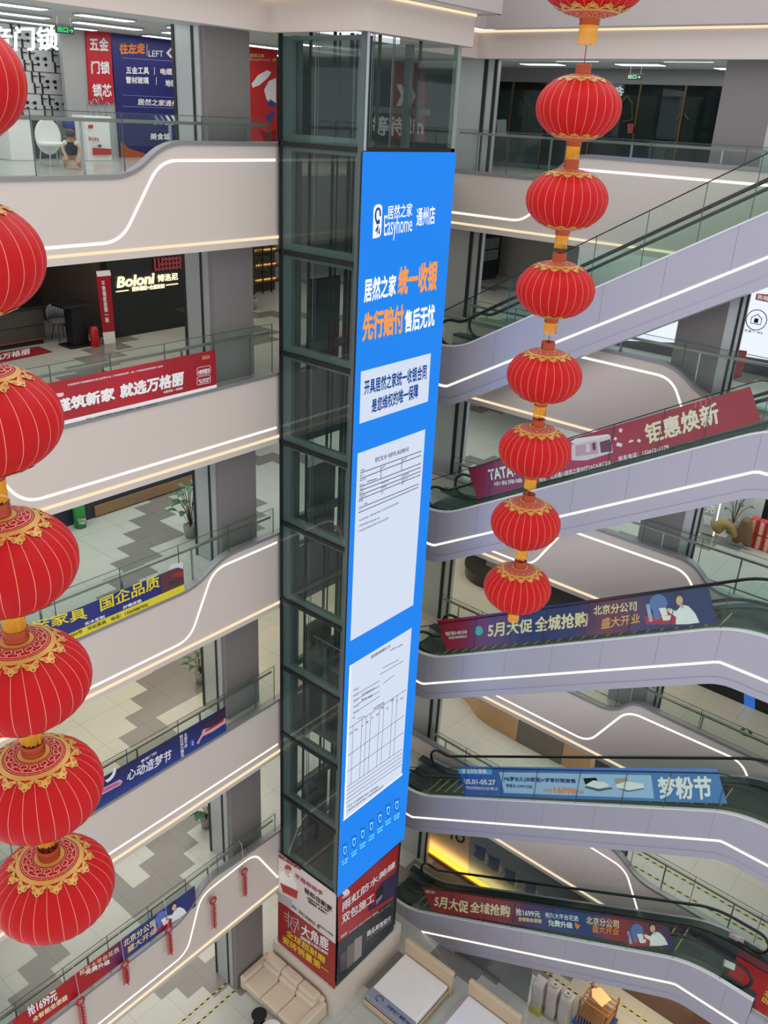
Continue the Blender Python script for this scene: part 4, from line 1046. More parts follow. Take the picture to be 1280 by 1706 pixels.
def lantern_ornament(top):
    g = MB()
    def ring(r0, r1, mi, off=.004, n=72):
        g.mi = mi
        vs = [surf(r0, 2 * math.pi * k / n, top, off) for k in range(n)] + [surf(r1, 2 * math.pi * k / n, top, off) for k in range(n)]
        g.add(vs, [(k, (k + 1) % n, n + (k + 1) % n, n + k) for k in range(n)])
    def rib(pts, w, mi, off=.006):
        g.mi = mi
        P = []
        for (r, t), (r2, t2) in zip(pts, pts[1:]):
            n = max(1, int(abs(t2 - t) / .06))
            P += [(r + (r2 - r) * k / n, t + (t2 - t) * k / n) for k in range(n)]
        P.append(pts[-1])
        for (r, t), (r2, t2) in zip(P, P[1:]):
            A = Vector((r * math.cos(t), r * math.sin(t))); B = Vector((r2 * math.cos(t2), r2 * math.sin(t2)))
            d = (B - A).normalized(); A -= d * w * .5; B += d * w * .5; nn = Vector((-d.y, d.x)) * w / 2
            q = [A + nn, B + nn, B - nn, A - nn]
            g.add([surf(p.length, math.atan2(p.y, p.x), top, off) for p in q], [(0, 1, 2, 3)])
    ring(.10, .135, 0); ring(.265, .305, 0); ring(.147, .152, 1); ring(.25, .255, 1)
    n = 14; s = 2 * math.pi / n
    for k in range(n):
        t = k * s
        rib([(.235, t + .08 * s), (.235, t + .92 * s), (.205, t + .92 * s), (.205, t + .66 * s), (.17, t + .66 * s), (.17, t + .92 * s)], .009, 1)
        rib([(.235, t + .08 * s), (.20, t + .08 * s), (.20, t + .36 * s), (.165, t + .36 * s), (.165, t + .08 * s)], .009, 1)
    n = 14; s = 2 * math.pi / n
    for k in range(n):
        t = (k + .5) * s; g.mi = 0
        pts = [(.30, -.50), (.33, -.46), (.345, -.34), (.355, -.36), (.372, -.26), (.375, -.14), (.388, -.10), (.396, 0)]
        pts = pts + [(r, -q) for r, q in pts[-2::-1]]
        C = surf(.33, t, top, .0045)
        ring_p = [surf(r, t + q * s, top, .0045) for r, q in pts]
        g.add([C] + ring_p, [(0, i, i + 1) for i in range(1, len(ring_p))])
        for sg in (-1, 1):
            rib([(.344 + .017 * (1 - j * .09) * math.sin(j * .8), t + sg * (.24 * s + .017 / .344 * (1 - j * .09) * math.cos(j * .8))) for j in range(9)], .0035, 2, .007)
        dc = .378
        g.mi = 3; g.add([surf(dc, t, top, .008)] + [surf(dc + .008 * math.cos(q), t + .008 / dc * math.sin(q), top, .008) for q in [j * math.pi / 4 for j in range(8)]], [(0, 1 + j, 1 + (j + 1) % 8) for j in range(8)])
    return g
def make_lantern():
    r = root('red_lantern', (0, 0, 0), 'x', 'lantern')
    N_ = 84; zs = [b_ * math.sin(math.pi / 2 * k / 14) for k in range(-14, 15)]
    g = MB(); pr_ = [(max(.085, prof_r(z)), z) for z in zs]
    prof = [(.085, -b_ * .995)] + [p for p in pr_[1:-1]] + [(.085, b_ * .995)]
    c = Vector((0, 0, 0))
    vs = []; fs = []
    for (rr, z) in prof:
        for j in range(N_):
            t = 2 * math.pi * j / N_; k = (j % 3) / 3      # 28 slightly flat gores
            kk = abs(((t * 28 / (2 * math.pi)) % 1) - .0); bulge = 1 - .012 * (1 if j % 3 == 0 else 0) * 1
            vs.append(Vector((rr * bulge * math.cos(t), rr * bulge * math.sin(t), z)))
    for i in range(len(prof) - 1):
        for j in range(N_): fs.append((i * N_ + j, i * N_ + (j + 1) % N_, (i + 1) * N_ + (j + 1) % N_, (i + 1) * N_ + j))
    g.add(vs, fs); g.build('silk_body', M_lan, r, smooth=True)
    lantern_ornament(1).build('gold_ornament', [M_lgold, M_lpink, mat('lantern_dark_line', 'b23a1c', .5), M_ldot], r)
    lantern_ornament(-1).build('gold_ornament', [M_lgold, M_lpink, mat('lantern_dark_line', 'b23a1c', .5), M_ldot], r)
    g = MB(); g.lathe([(.072, b_ - .02), (.09, b_ - .01), (.092, b_ + .02), (.086, b_ + .03), (.092, b_ + .045), (.086, b_ + .055), (.092, b_ + .07), (.086, b_ + .08), (.092, b_ + .095), (.084, b_ + .1), (.078, b_ + .095), (.076, b_ - .02), (.0, b_ - .03)], n=28)
    g.build('top_cap', M_lcap, r, smooth=True)
    g = MB(); g.lathe([(.09, -b_ + .01), (.092, -b_ - .02), (.086, -b_ - .03), (.092, -b_ - .04), (.086, -b_ - .055), (.0, -b_ - .056)], n=28); g.build('bottom_cap', M_lcap, r, smooth=True)
    g = MB(); n = 46
    for k in range(n):
        t = 2 * math.pi * k / n; L_ = .15 + .02 * random.random(); rr = .083
        x, y = rr * math.cos(t), rr * math.sin(t); x2, y2 = (rr + .006 * random.random()) * math.cos(t + .03), (rr) * math.sin(t + .03)
        g.add([(x, y, -b_ - .05), (rr * math.cos(t + .125), rr * math.sin(t + .125), -b_ - .05), (rr * math.cos(t + .118), rr * math.sin(t + .118), -b_ - .05 - L_), (x2, y2, -b_ - .05 - L_)], [(0, 1, 2, 3)])
    g.build('tassel', M_tas, r)
    g = MB(); g.tube([(0, 0, b_ + .02), (0, 0, b_ + .3)], .006, 5); g.tube([(-.08, 0, b_ + .06), (.08, 0, b_ + .06)], .004, 4); g.build('hanging_cord', M_dkr, r)
    return r
LAN = make_lantern()
def lan_place(first, loc, sc, rz, label, group):
    o = LAN if first else copy_tree(LAN)
    o.location = loc; o.scale = (sc, sc, sc); o.rotation_euler = (0, 0, rz); o['label'] = label; o['group'] = group
    return o
ords = ['first', 'second', 'third', 'fourth', 'fifth', 'sixth', 'seventh', 'bottom']
rc = [(988, -48), (963, 180), (946, 333), (929, 483), (908, 626), (891, 750), (874, 871), (861, 979)]
DR = 11.5
for k, p in enumerate(rc):
    rr = ray(*p); h = math.hypot(rr.x, rr.y); d = Vector((.8762 * DR, .4820 * DR, rr.z / h * DR))
    lab = 'bottom red lantern of the string in front of the escalators' if k == 7 else \
          ('big red lantern cut by the top edge, above the string over the escalators' if k == 0 else f'{ords[k]} red lantern down the string in front of the escalators')
    lan_place(k == 0, d, 1.27 if k == 0 else 1.0, .3 + .4 * k, lab, 'red lanterns strung in front of the escalators')
lc = [130, 430, 700, 935, 1132, 1312, 1477]
DLft = 6.2
for k, y in enumerate(lc):
    x = 90 - .1525 * (1477 - y)
    rr = ray(x, y); h = math.hypot(rr.x, rr.y); rb = ray(90, 1477); hb = math.hypot(rb.x, rb.y)
    loc = Vector((rb.x / hb * DLft, rb.y / hb * DLft, rr.z / h * DLft))
    lab = 'bottom red lantern of the big string at the picture edge, fully seen' if k == 6 else f'{ords[k]} big red lantern down the string before the banner galleries'
    lan_place(False, loc, 1.04, .2 + .35 * k, lab, 'big red lanterns strung before the banner galleries')
# roof beams carrying the strings
for x, y in ((10.08, 5.54), (2.57, 5.64)):
    pass
mb = MB(); mb.box((-4, 5.45, 7.0), (24, 5.7, 7.5)); struct(mb, 'ceiling_beam', M_silver)
for nm, x, y, zb in (('a', .8762 * DR, .4820 * DR, 2.2), ('b', rb.x / hb * DLft, rb.y / hb * DLft, .7)):
    mb = MB(); mb.tube([(x, y, zb), (x, 5.55, 7.05)], .008, 5)
    o = mb.build('suspension_cord', M_dkr); tag(o, 'thin dark red cord from the roof beam to the ' + ('lantern string before the escalators' if nm == 'a' else 'lantern string before the banner galleries'), 'cord')

# ------------------------------------------------------------------ top storey, left: door lock shop
M_wall = mat('shop_wall', 'b9bab8', .6)
F0 = FL[0]
def wallbox(a, b, m, name='partition_wall'):
    mb = MB(); mb.box(a, b); return struct(mb, name, m)
LY = PY(22.0)
x0 = LY.px((-40, 100))[0]; x1 = LY.px((128, 100))[0]
wallbox((x0 - 3, 22.05, F0), (x1 + .4, 22.25, CE[0]), M_wall, 'wall_back')
bd = root('lock_display_board', ((x0 + x1) / 2, 22.0, F0 + .9), 'white wall board lined with rows of black door handles', 'display board')
mb = MB()
zb_, zt_ = LY.px((60, 193))[1], LY.px((60, 44))[1]
for k in range(4):
    a = zb_ + (zt_ - zb_) * k / 4; b = zb_ + (zt_ - zb_) * (k + 1) / 4
    mb.box((x0, 21.98, a + .012), (x1 + .1, 22.04, b - .012))
mb.build('white_panels', mat('board_white', 'd9dbd8', .4), bd)
hd0 = None
def handle(kind):
    r = root('lever_lock_set', (0, 0, 0), 'black door lock handle mounted on the white display board', 'door handle', 'door handles on the display board')
    if kind:
        mb = MB(); mb.bbox((-.024, -.02, -.12), (.024, 0, .12), .01, 1); mb.build('back_plate', M_blk, r)
        mb = MB(); mb.tube([(0, -.05, .03), (0, -.02, .03)], .018, 8); mb.tube([(0, -.05, .03), (.11, -.055, .03)], .013, 8); mb.build('lever', mat('handle_bronze', '3a2c22', .3, metal=.6), r)
    else:
        mb = MB(); mb.tube([(0, 0, .05), (0, -.02, .05)], .04, 10); mb.build('back_plate', M_blk, r)
        mb = MB(); mb.tube([(0, -.04, .05), (-.09, -.045, .05)], .013, 8); mb.tube([(0, -.02, .05), (0, -.05, .05)], .016, 8); mb.build('lever', M_blk, r)
        mb = MB(); mb.tube([(0, 0, -.08), (0, -.02, -.08)], .034, 10); mb.build('keyhole_rose', M_blk, r)
    return r
HP = [handle(1), handle(0)]; used = [False, False]
for row in range(4):
    zc = zb_ + (zt_ - zb_) * (row + .5) / 4
    for col in range(13):
        x = x0 + .15 + (x1 - x0) * col / 13.2
        kind = 1 if (col + row) % 4 in (1, 2) else 0
        for dz in ((0,) if kind else (.12, -.12)):
            o = HP[kind] if not used[kind] else copy_tree(HP[kind]); used[kind] = True
            o.location = (x + (.04 if dz < 0 else 0), 21.975, zc + dz)
zsg = zz(0, 0, 4.0)
sg = root('lit_shop_sign', onY(60, 60, 21.6), 'white glowing shop sign characters for silent door locks', 'sign')
SGP = PY(21.6)
tpx(SGP, '静音门锁', [(-62, 86), (97, 84), (97, 44), (-62, 44)], M_wht_e, sg, bold=.02, ext=.03)
mb = MB(); a, b = SGP.px((-62, 46)), SGP.px((97, 46)); mb.box((a[0], 21.63, a[1] - .1), (b[0], 21.68, a[1] - .05)); mb.build('sign_rail', M_steel, sg)
BB = PY(21.3)
def board(name, pn, ps, m, label, cat, th=.06):
    return poster(name, pn, ps, m, label, cat, th=th)
rv = board('vertical_sign', BB, [(150, 173), (190, 172), (184, 50), (143, 49)], mat('sign_red', 'c4182c', .35), 'tall red sign with white characters for hardware and lock cores', 'sign')
for s, y0, y1, xa, xb in (('五金', 84, 62, 149, 181), ('门锁', 123, 101, 152, 183), ('锁芯', 161, 139, 154, 186)):
    tpx(BB, s, [(xa, y0), (xb, y0 + 1), (xb - 1, y1 + 1), (xa - 1, y1)], M_white, rv, bold=.03)
M_bb = rampmat('direction_board_blue', 2, [(0, '1e2260'), (.7, '23246e'), (1, '2c2c86')])
bb = board('direction_board', BB, [(201, 262), (330, 262), (330, 48), (184, 50)], M_bb, 'dark blue direction board with orange characters and white arrows', 'sign')
tpx(BB, '往左走', zsg((795, 362), (965, 358), (965, 285), (793, 288)), M_orange, bb, bold=.05)
tpx(BB, 'LEFT', zsg((988, 378), (1088, 378), (1086, 338), (988, 336)), M_white, bb, bold=.01)
tpx(BB, '五金工具', zsg((838, 492), (992, 496), (990, 446), (838, 442)), M_white, bb, bold=.03)
tpx(BB, '管材玻璃', zsg((836, 556), (990, 560), (988, 512), (836, 508)), M_white, bb, bold=.03)
tpx(BB, '电缆电线', zsg((1068, 498), (1228, 502), (1228, 458), (1066, 454)), M_white, bb, bold=.03)
tpx(BB, '地毯', zsg((1100, 576), (1172, 578), (1172, 532), (1100, 530)), M_white, bb, bold=.03)
tpx(BB, '居然之家通州店', zsg((916, 700), (1228, 712), (1228, 672), (916, 656)), M_white, bb, bold=.02)
tpx(BB, '美食城　便利店', zsg((1000, 932), (1300, 936), (1300, 888), (1000, 886)), M_white, bb, bold=.03)
tpx(BB, 'RIGHT', zsg((1178, 826), (1290, 828), (1290, 796), (1178, 794)), M_white, bb, bold=.01)
pol = []
for k in range(4): x = 1022 + 38 * k; pol.append((1 if k < 2 else 0, zsg((x, 770), (x + 18, 770), (x + 40, 802), (x + 18, 832), (x, 832), (x + 20, 802))))
for k in range(2): x = 1105 + 42 * k; pol.append((0, zsg((x + 30, 320), (x + 46, 320), (x + 20, 352), (x + 46, 386), (x + 30, 386), (x, 352))))
pol += [(1, zsg((814, 632), (1228, 652), (1228, 655), (814, 635))), (1, zsg((814, 706), (1228, 722), (1228, 726), (814, 710))), (0, zsg((976, 295), (979, 295), (979, 372), (976, 372))), (0, zsg((1026, 448), (1029, 448), (1029, 500), (1026, 500))),
        (0, zsg((1038, 515), (1041, 515), (1041, 566), (1038, 566))), (2, zsg((800, 940), (860, 990), (960, 1022), (1000, 1028), (1000, 1060), (806, 1060))), (1, zsg((810, 384), (1228, 410), (1228, 414), (810, 388)))]
art(BB, bb, pol, [M_white, mat('printed_periwinkle', '7f86c8', .4), mat('printed_orange_hill', 'b0542e', .4)], d=.01)
wallbox((BB.px((140, 100))[0] - .55, 21.36, F0), (18.5, 21.5, CE[0]), mat('shop_divider', 'a9aaa8', .6), 'wall_back')
cu = MB(); xs_ = [LY.px((124 + k * 1.6, 100))[0] for k in range(13)]
cu.strip([(x, 21.8 + .05 * (k % 2), CE[0]) for k, x in enumerate(xs_)], [(x + .12, 21.8 + .05 * (k % 2), F0 + .3) for k, x in enumerate(xs_)], (0, .02, 0))
tag(cu.build('grey_curtain', mat('curtain_grey', '6a7076', .7)), 'long grey curtain hanging beside the lock display', 'curtain')
def counter(name, label, x0, x1, y0, y1, z0, h, mb_, mt, cat='counter'):
    r = root(name, ((x0 + x1) / 2, (y0 + y1) / 2, z0), label, cat)
    m = MB(); m.bbox((x0, y0, z0), (x1, y1, z0 + h - .06), .02); m.build('body', mb_, r)
    m = MB(); m.bbox((x0 - .04, y0 - .04, z0 + h - .06), (x1 + .04, y1 + .04, z0 + h), .02); m.build('counter_top', mt, r); return r
gx = lambda px, Y: onY(px, 250, Y).x
counter('shop_counter', 'white counter with a wooden top in the lock shop', gx(18, 20.2), gx(58, 20.2), 20.2, 20.9, F0, .95, M_white, mat('wood_light', 'a58763', .5))
counter('display_cabinet', 'dark glass fronted cabinet right of the white counter', gx(60, 20.9), gx(98, 20.9), 20.9, 21.3, F0, .9, mat('cabinet_dark', '33363c', .25), M_silver, 'cabinet')
bp = onZ(172, 266, F0)
fd = counter('faucet_stand', 'white faucet display stand with red and blue print', gx(147, 20.0), gx(186, 20.0), 20.0, 20.5, F0, 1.0, M_white, M_white, 'display stand')
FP = PY(19.98)
art(FP, fd, [(0, FP and [FP.px and (153, 246), (184, 248), (185, 258), (154, 258)]), (0, [(146, 208), (154, 208), (154, 214), (146, 214)]), (1, [(162, 241), (168, 241), (168, 245), (162, 245)])], [mat('print_red', 'c22a2c', .4), mat('print_blue', '2a4a9c', .4)], d=.03)
tpx(FP, '净水龙头', [(146, 234), (164, 236), (164, 229), (146, 227)], mat('print_red', 'c22a2c', .4), fd, d=.03, bold=.03)
for k, fx in enumerate([gx(q, 20.3) for q in (152, 161, 171, 181)]):
    r = root('kitchen_faucet', (fx, 20.3, F0 + 1.0), 'chrome swan-neck faucet standing on the white faucet stand', 'faucet', 'faucets on the stand')
    mb = MB(); mb.lathe([(.04, 0), (.04, .02), (.02, .03), (.02, .1)], (fx, 20.3, F0 + 1.0), 12); mb.build('base', M_steel, r)
    mb = MB(); h = .22 + .06 * (k % 3); mb.tube([(fx, 20.3, F0 + 1.05), (fx, 20.3, F0 + 1 + h)] + [(fx, 20.3 - .09 + .09 * math.cos(t), F0 + 1 + h + .09 * math.sin(t)) for t in [j * math.pi / 8 for j in range(1, 9)]], .013, 8); mb.build('spout', M_steel, r, smooth=True)
SX = gx(122, 20.7)
st = root('round_stool', (SX, 20.7, F0), 'tall orange stool with a blue seat beside the shop pillar', 'stool')
mb = MB(); mb.lathe([(.16, 0), (.14, .2), (.12, .7), (.0, .71)], (SX, 20.7, F0), 20); mb.build('orange_body', mat('stool_orange', 'b4552a', .5), st, smooth=True)
mb = MB(); mb.lathe([(.0, .7), (.2, .7), (.2, .86), (.18, .9), (0, .9)], (SX, 20.7, F0), 20); mb.build('seat', mat('stool_blue', '27409a', .5), st, smooth=True)
# round white shell chair
cp = onZ(110, 279, F0)
ch = root('round_back_chair', (cp.x, cp.y + .45, F0), 'white round-backed chair behind the crouching child', 'chair')
mb = MB(); C = Vector((cp.x, cp.y + .45, F0))
mb.prism([C + Vector((.3 * math.cos(t), .12, .58 + .36 * math.sin(t))) for t in [k * math.pi / 14 for k in range(28)]], (0, .05, 0)); mb.build('backrest', M_white, ch, bevel=.015)
mb = MB(); mb.lathe([(0, .4), (.28, .4), (.3, .44), (.28, .48), (0, .48)], C, 24); mb.build('seat', M_white, ch, smooth=True)
for sx, sy in ((-1, -1), (1, -1), (-1, 1), (1, 1)):
    mb = MB(); mb.tube([C + Vector((.17 * sx, .17 * sy, .41)), C + Vector((.22 * sx, .22 * sy, 0))], .015, 6); mb.build('leg', M_silver, ch)
# crouching child
def skin_figure(name, joints, edges, m, parent, rootv=0):
    me = bpy.data.meshes.new(name); base = absbase(parent) if parent else Vector((0, 0, 0))
    me.from_pydata([tuple(Vector(j[0])) for j in joints], edges, [])
    o = bpy.data.objects.new(name, me); COL.objects.link(o)
    if parent: o.parent = parent
    md = o.modifiers.new('skin', 'SKIN')
    for v, j in zip(me.skin_vertices[0].data, joints):
        v.radius = (j[1], j[1] if len(j) < 3 else j[2])
    me.skin_vertices[0].data[rootv].use_root = True
    sd = o.modifiers.new('sub', 'SUBSURF'); sd.levels = 2; sd.render_levels = 2
    me.materials.append(m); o.data.polygons.foreach_set('use_smooth', [True] * len(o.data.polygons))
    md.use_smooth_shade = True
    return o
kp = onZ(122, 281, F0)
kid = root('person', (kp.x, kp.y, F0), 'small child crouching on the shiny floor, dark vest over white sleeves, looking down', 'person')
M_sk = mat('skin', 'c99a80', .5)
J = [((0, .05, .26), .095), ((0, 0, .38), .10), ((0, -.05, .50), .095, .075), ((0, -.08, .57), .035), ((.01, -.12, .66), .085, .09),      # pelvis, waist, chest, neck, head
     ((-.10, -.06, .53), .04), ((-.17, -.14, .40), .032), ((-.12, -.27, .28), .025), ((-.10, -.31, .22), .022),
     ((.10, -.06, .53), .04), ((.19, -.16, .40), .032), ((.20, -.26, .22), .025), ((.20, -.30, .05), .022),
     ((-.08, .03, .22), .07), ((-.14, -.26, .20), .055), ((-.16, -.02, .07), .04), ((-.16, -.12, .03), .03),
     ((.08, .03, .22), .07), ((.13, -.22, .12), .055), ((.14, .08, .06), .04), ((.14, .16, .03), .03)]
Ed = [(0, 1), (1, 2), (2, 3), (3, 4), (2, 5), (5, 6), (6, 7), (7, 8), (2, 9), (9, 10), (10, 11), (11, 12), (0, 13), (13, 14), (14, 15), (15, 16), (0, 17), (17, 18), (18, 19), (19, 20)]
for hand, dr in ((8, (0, -1, -.5)), (12, (0, -1, -.15))):
    hb = Vector(J[hand][0]); d = Vector(dr).normalized()
    for q in range(5):
        off = Vector((-.02 + .01 * q, 0, 0)) if q < 4 else Vector((.03, .015, 0))
        L_ = [.030, .036, .034, .026, .022][q]; n0 = len(J)
        J.append((tuple(hb + off + d * .02), .0075)); J.append((tuple(hb + off * 1.2 + d * (.02 + L_) + Vector((0, 0, -.008))), .006))
        Ed += [(hand, n0), (n0, n0 + 1)]
skin_figure('body', J, Ed, M_sk, kid)
V = [((0, .05, .27), .135), ((0, 0, .38), .145), ((0, -.05, .50), .14, .115), ((0, -.075, .55), .09)]
skin_figure('dark_vest', V, [(0, 1), (1, 2), (2, 3)], mat('vest_navy', '23243e', .8), kid)
for sg_, a in ((-1, 5), (1, 9)):
    skin_figure('white_sleeve', [((J[a][0][0] * .8, -.055, .53), .075), ((J[a][0][0] * 1.35, -.10, .465), .068)], [(0, 1)], M_white, kid)
mb = MB(); hc = Vector((kp.x, kp.y, F0)) + Vector((.01, -.11, .675)); 
mb.lathe([(0, .105), (.05, .098), (.085, .06), (.1, .01), (.097, -.03), (.085, -.04)], hc, 20); o = mb.build('hair', M_hair, kid, smooth=True)
mb = MB(); 
for sx in (-1, 1): mb.lathe([(0, .012), (.01, .006), (.01, -.006), (0, -.012)], hc + Vector((sx * .032, -.10, -.045)), 8)
mb.build('eyes', M_blk, kid)
mb = MB(); mb.bbox(hc + Vector((-.012, -.125, -.08)), hc + Vector((.012, -.095, -.05)), .006); mb.bbox(hc + Vector((-.02, -.112, -.1)), hc + Vector((.02, -.09, -.092)), .003); mb.build('nose_and_mouth', mat('lip', 'a8705e', .5), kid)
mb = MB()
for sx in (-1, 1): mb.bbox(hc + Vector((sx * .098 - .008, -.02, -.07)), hc + Vector((sx * .098 + .008, .01, -.03)), .006)
mb.build('ears', M_sk, kid)
kid.rotation_euler = (0, 0, -.6)
# exit signs
M_ge = mat('exit_green_light', '39d877', emit=1.2)
def exit_sign(loc, rz, label, s=1.0, m=M_ge, wgt=.42):
    r = root('exit_sign', loc, label, 'exit sign', None, rz)
    base = Vector(loc); mb = MB(); mb.bbox(base + Vector((-wgt / 2, -.02, -.14)), base + Vector((wgt / 2, .02, .0)), .01); 
    mb.build('housing', mat('exit_housing', '31443a', .4), r)
    pn = Panel(base + Vector((0, -.025, 0)), (1, 0, 0), (0, 0, 1), (0, -1, 0))
    text(pn, '出口→', rect(-wgt * .42, -.12, wgt * .42, -.02), m, r, bold=.03)
    mb = MB(); mb.tube([base + Vector((-.15, 0, 0)), base + Vector((-.15, 0, .35))], .006, 5); mb.tube([base + Vector((.15, 0, 0)), base + Vector((.15, 0, .35))], .006, 5); mb.build('hanger', M_steel, r)
    return r
exit_sign(onY(107, 43, 17.8), 0, 'small green exit sign with arrow hanging before the lock shop')
exit_sign(onX(1059, 123, 23.6), -math.pi / 2 , 'green exit sign hanging in the dark glass shop of the top storey', m=mat('exit_pale', 'bfeed0', emit=1.0))
# top storey ceiling lights
M_lp = mat('ceiling_panel_light', 'f6fbff', emit=2.4)
k = 0
for (x, y, sx, sy) in [(9.6, 17.2, 1.2, .3), (11.6, 17.3, 1.2, .3), (13.9, 17.4, 1.2, .3), (10.5, 19.0, 1.6, .3), (12.8, 19.0, 1.6, .3), (15.0, 18.8, 1.6, .3), (17.3, 17.5, 1.2, .3), (8.2, 18.8, 1.6, .3), (12, 20.6, 3.0, .2), (15.6, 20.4, 1.6, .3), (18.0, 19.6, 1.4, .4), (20.5, 22.0, 1.4, .4),
                       (22.3, 12.6, .5, 1.2), (22.3, 9.6, .5, 1.2), (23.7, 11.4, .5, 1.2), (23.8, 14.4, .5, 1.2), (24.9, 9.2, .5, 1.2), (22.5, 15.9, .5, 1.2), (26.5, 13.5, .5, 1.4), (27.5, 10.5, .5, 1.4), (28.0, 16.5, .5, 1.4)]:
    z = CE[0]
    r = root('ceiling_light', (x, y, z - .05), 'flat white ceiling light panel of the top storey', 'ceiling light', 'ceiling lights of the top storey')
    mb = MB(); mb.box((x - sx / 2 - .03, y - sy / 2 - .03, z - .045), (x + sx / 2 + .03, y + sy / 2 + .03, z - .001)); mb.build('frame', M_silver, r)
    mb = MB(); mb.box((x - sx / 2, y - sy / 2, z - .055), (x + sx / 2, y + sy / 2, z - .046)); mb.build('diffuser', M_lp, r)
# red poster right of the first column, and the red arrow wall seen through the tower
OXP = PY(20.6)
M_redw = mat('red_backdrop', 'cc2a2c', .5)
ox = board('festive_poster', OXP, [(405, 238), (462, 238), (462, 74), (405, 72)], M_redw, 'red festive poster with white curls between grey column and lift tower', 'poster')
art(OXP, ox, [(0, [(419, 140), (430, 125), (445, 117), (452, 120), (446, 130), (432, 142), (421, 146)]), (0, [(440, 150), (448, 135), (460, 130), (460, 175), (450, 172), (444, 165)]), (1, [(445, 175), (450, 165), (460, 172), (460, 180)]),
              (1, [(442, 195), (455, 185), (458, 190), (450, 204)]), (2, [(432, 215), (445, 222), (460, 215), (460, 236), (440, 236)])], [M_white, mat('printed_blue_line', '3a4d9a', .4), M_dkr])
tpx(OXP, '居然之家', [(416, 95), (440, 96), (440, 90), (416, 89)], M_gold, ox, bold=.02)
tpx(OXP, 'Easyhome 通', [(416, 102), (460, 103), (460, 97), (416, 96)], M_gold, ox)
ARW = PY(19.4)
aw = board('arrow_wall_sign', ARW, [(655, 232), (708, 238), (708, 100), (655, 95)], mat('red_arrow_board', 'a8282a', .5), 'red board with pale double arrows seen through the lift tower', 'sign')
zt_2 = zz(450, 40, 3.8788)
art(ARW, aw, [(0, zt_2((815, 390), (850, 390), (880, 460), (845, 530), (815, 530), (845, 460))), (1, zt_2((888, 395), (915, 398), (942, 465), (912, 528), (885, 528), (912, 460)))], [M_white, mat('printed_faded', 'd8b6b0', .4)], d=.01)
tpx(ARW, '等待', zt_2((660, 722), (870, 722), (870, 600), (660, 590)), M_white, aw, bold=.03)
tpx(ARW, '!in', zt_2((895, 712), (990, 714), (990, 610), (895, 600)), M_white, aw, bold=.03)

# ------------------------------------------------------------------ top storey, right: dark glass shop
GX = 26.0
GP = PX(GX)
def ypx(x, y): return onX(x, y, GX).y
yl, yr = ypx(790, 200), ypx(1215, 200)
sh = root('glass_shopfront', (GX, (yl + yr) / 2, F0), 'dark glass shopfront with slim gold frames on the top storey', 'shopfront')
ys_ = [ypx(x, 200) for x in (792, 850, 905, 985, 1060, 1135, 1225)]
for a, b in zip(ys_, ys_[1:]):
    mb = MB(); mb.box((GX, b + .02, F0), (GX + .012, a - .02, CE[0] - .4)); mb.build('glass_pane', glassmat('dark_shop_glass', 'b8c6c6', .08, .02), sh)
for a in ys_:
    mb = MB(); mb.box((GX - .03, a - .025, F0), (GX + .04, a + .025, CE[0] - .38)); mb.build('gold_mullion', mat('gold_frame', '6a5638', .35, metal=.6), sh)
mb = MB(); mb.box((GX - .03, yr, CE[0] - .4), (GX + .04, yl, CE[0] - .005)); mb.build('header', mat('header_grey', '7d7f80', .5), sh)
wallbox((GX + 6.5, yr - 4, F0), (GX + 6.7, yl + 4, CE[0]), mat('dark_shop_wall', '3a4042', .6), 'wall_back')
wallbox((GX + .1, yr - 1.2, F0), (GX + 6.5, yr - 1.0, CE[0]), M_dark, 'partition_wall')
IP = PX(GX + 2.5)
for (xa, xb, m, lb, ct, nm) in [(1090, 1128, mat('deep_navy', '14161f', .4), 'dark navy upright panel in the glass shop', 'panel', 'display_board'), (1128, 1160, mat('taupe_panel', '56514c', .5), 'taupe display panel with yellow chevron in the glass shop', 'panel', 'display_board'),
                            (1032, 1090, mat('brown_grey_panel', '4a4745', .5), 'brown grey display panel with gold outline in the glass shop', 'panel', 'display_board'), (1165, 1205, mat('deep_navy', '14161f', .4), 'dark shelf unit at the far end of the glass shop', 'shelf', 'shelf_unit')]:
    A = IP.px((xa, 200)); B = IP.px((xb, 200))
    mb = MB(); mb.box((GX + 2.5, -A[0], F0), (GX + 2.9, -B[0], CE[0] - .6)); tag(mb.build(nm, m), lb, ct)
for ps in ([(1030, 178), (1046, 158), (1054, 170), (1054, 200), (1040, 203)], [(1126, 195), (1140, 188), (1148, 200)]):
    pass
mb = MB()
for pth in ([(1030, 180), (1046, 160), (1054, 172), (1054, 200), (1038, 203)], [(1128, 198), (1139, 187), (1148, 200)]):
    mb.tube([IP.at(*IP.px(p), .03) for p in pth], .03, 5)
tag(mb.build('gold_chevron_emblem', mat('chevron_gold', 'a8843a', .4)), 'gold house and chevron outlines on the dark display panels', 'emblem')
ls = root('lit_sign', IP.at(*IP.px((1030, 150))), 'white glowing mirrored letters deep in the glass shop', 'sign')
tpx(IP, '名门', [(1012, 160), (1042, 160), (1042, 144), (1012, 144)], M_wht_e, ls, bold=.04, ext=.03, d=.1, mirror=True)
mb = MB(); lp0 = IP.at(*IP.px((1014, 143)), .1); mb.tube([lp0, Vector((lp0.x, lp0.y, CE[0]))], .012, 5); lp1 = IP.at(*IP.px((1040, 143)), .1); mb.tube([lp1, Vector((lp1.x, lp1.y, CE[0]))], .012, 5); mb.tube([lp0, lp1], .012, 5); mb.build('hanger', M_steel, ls)
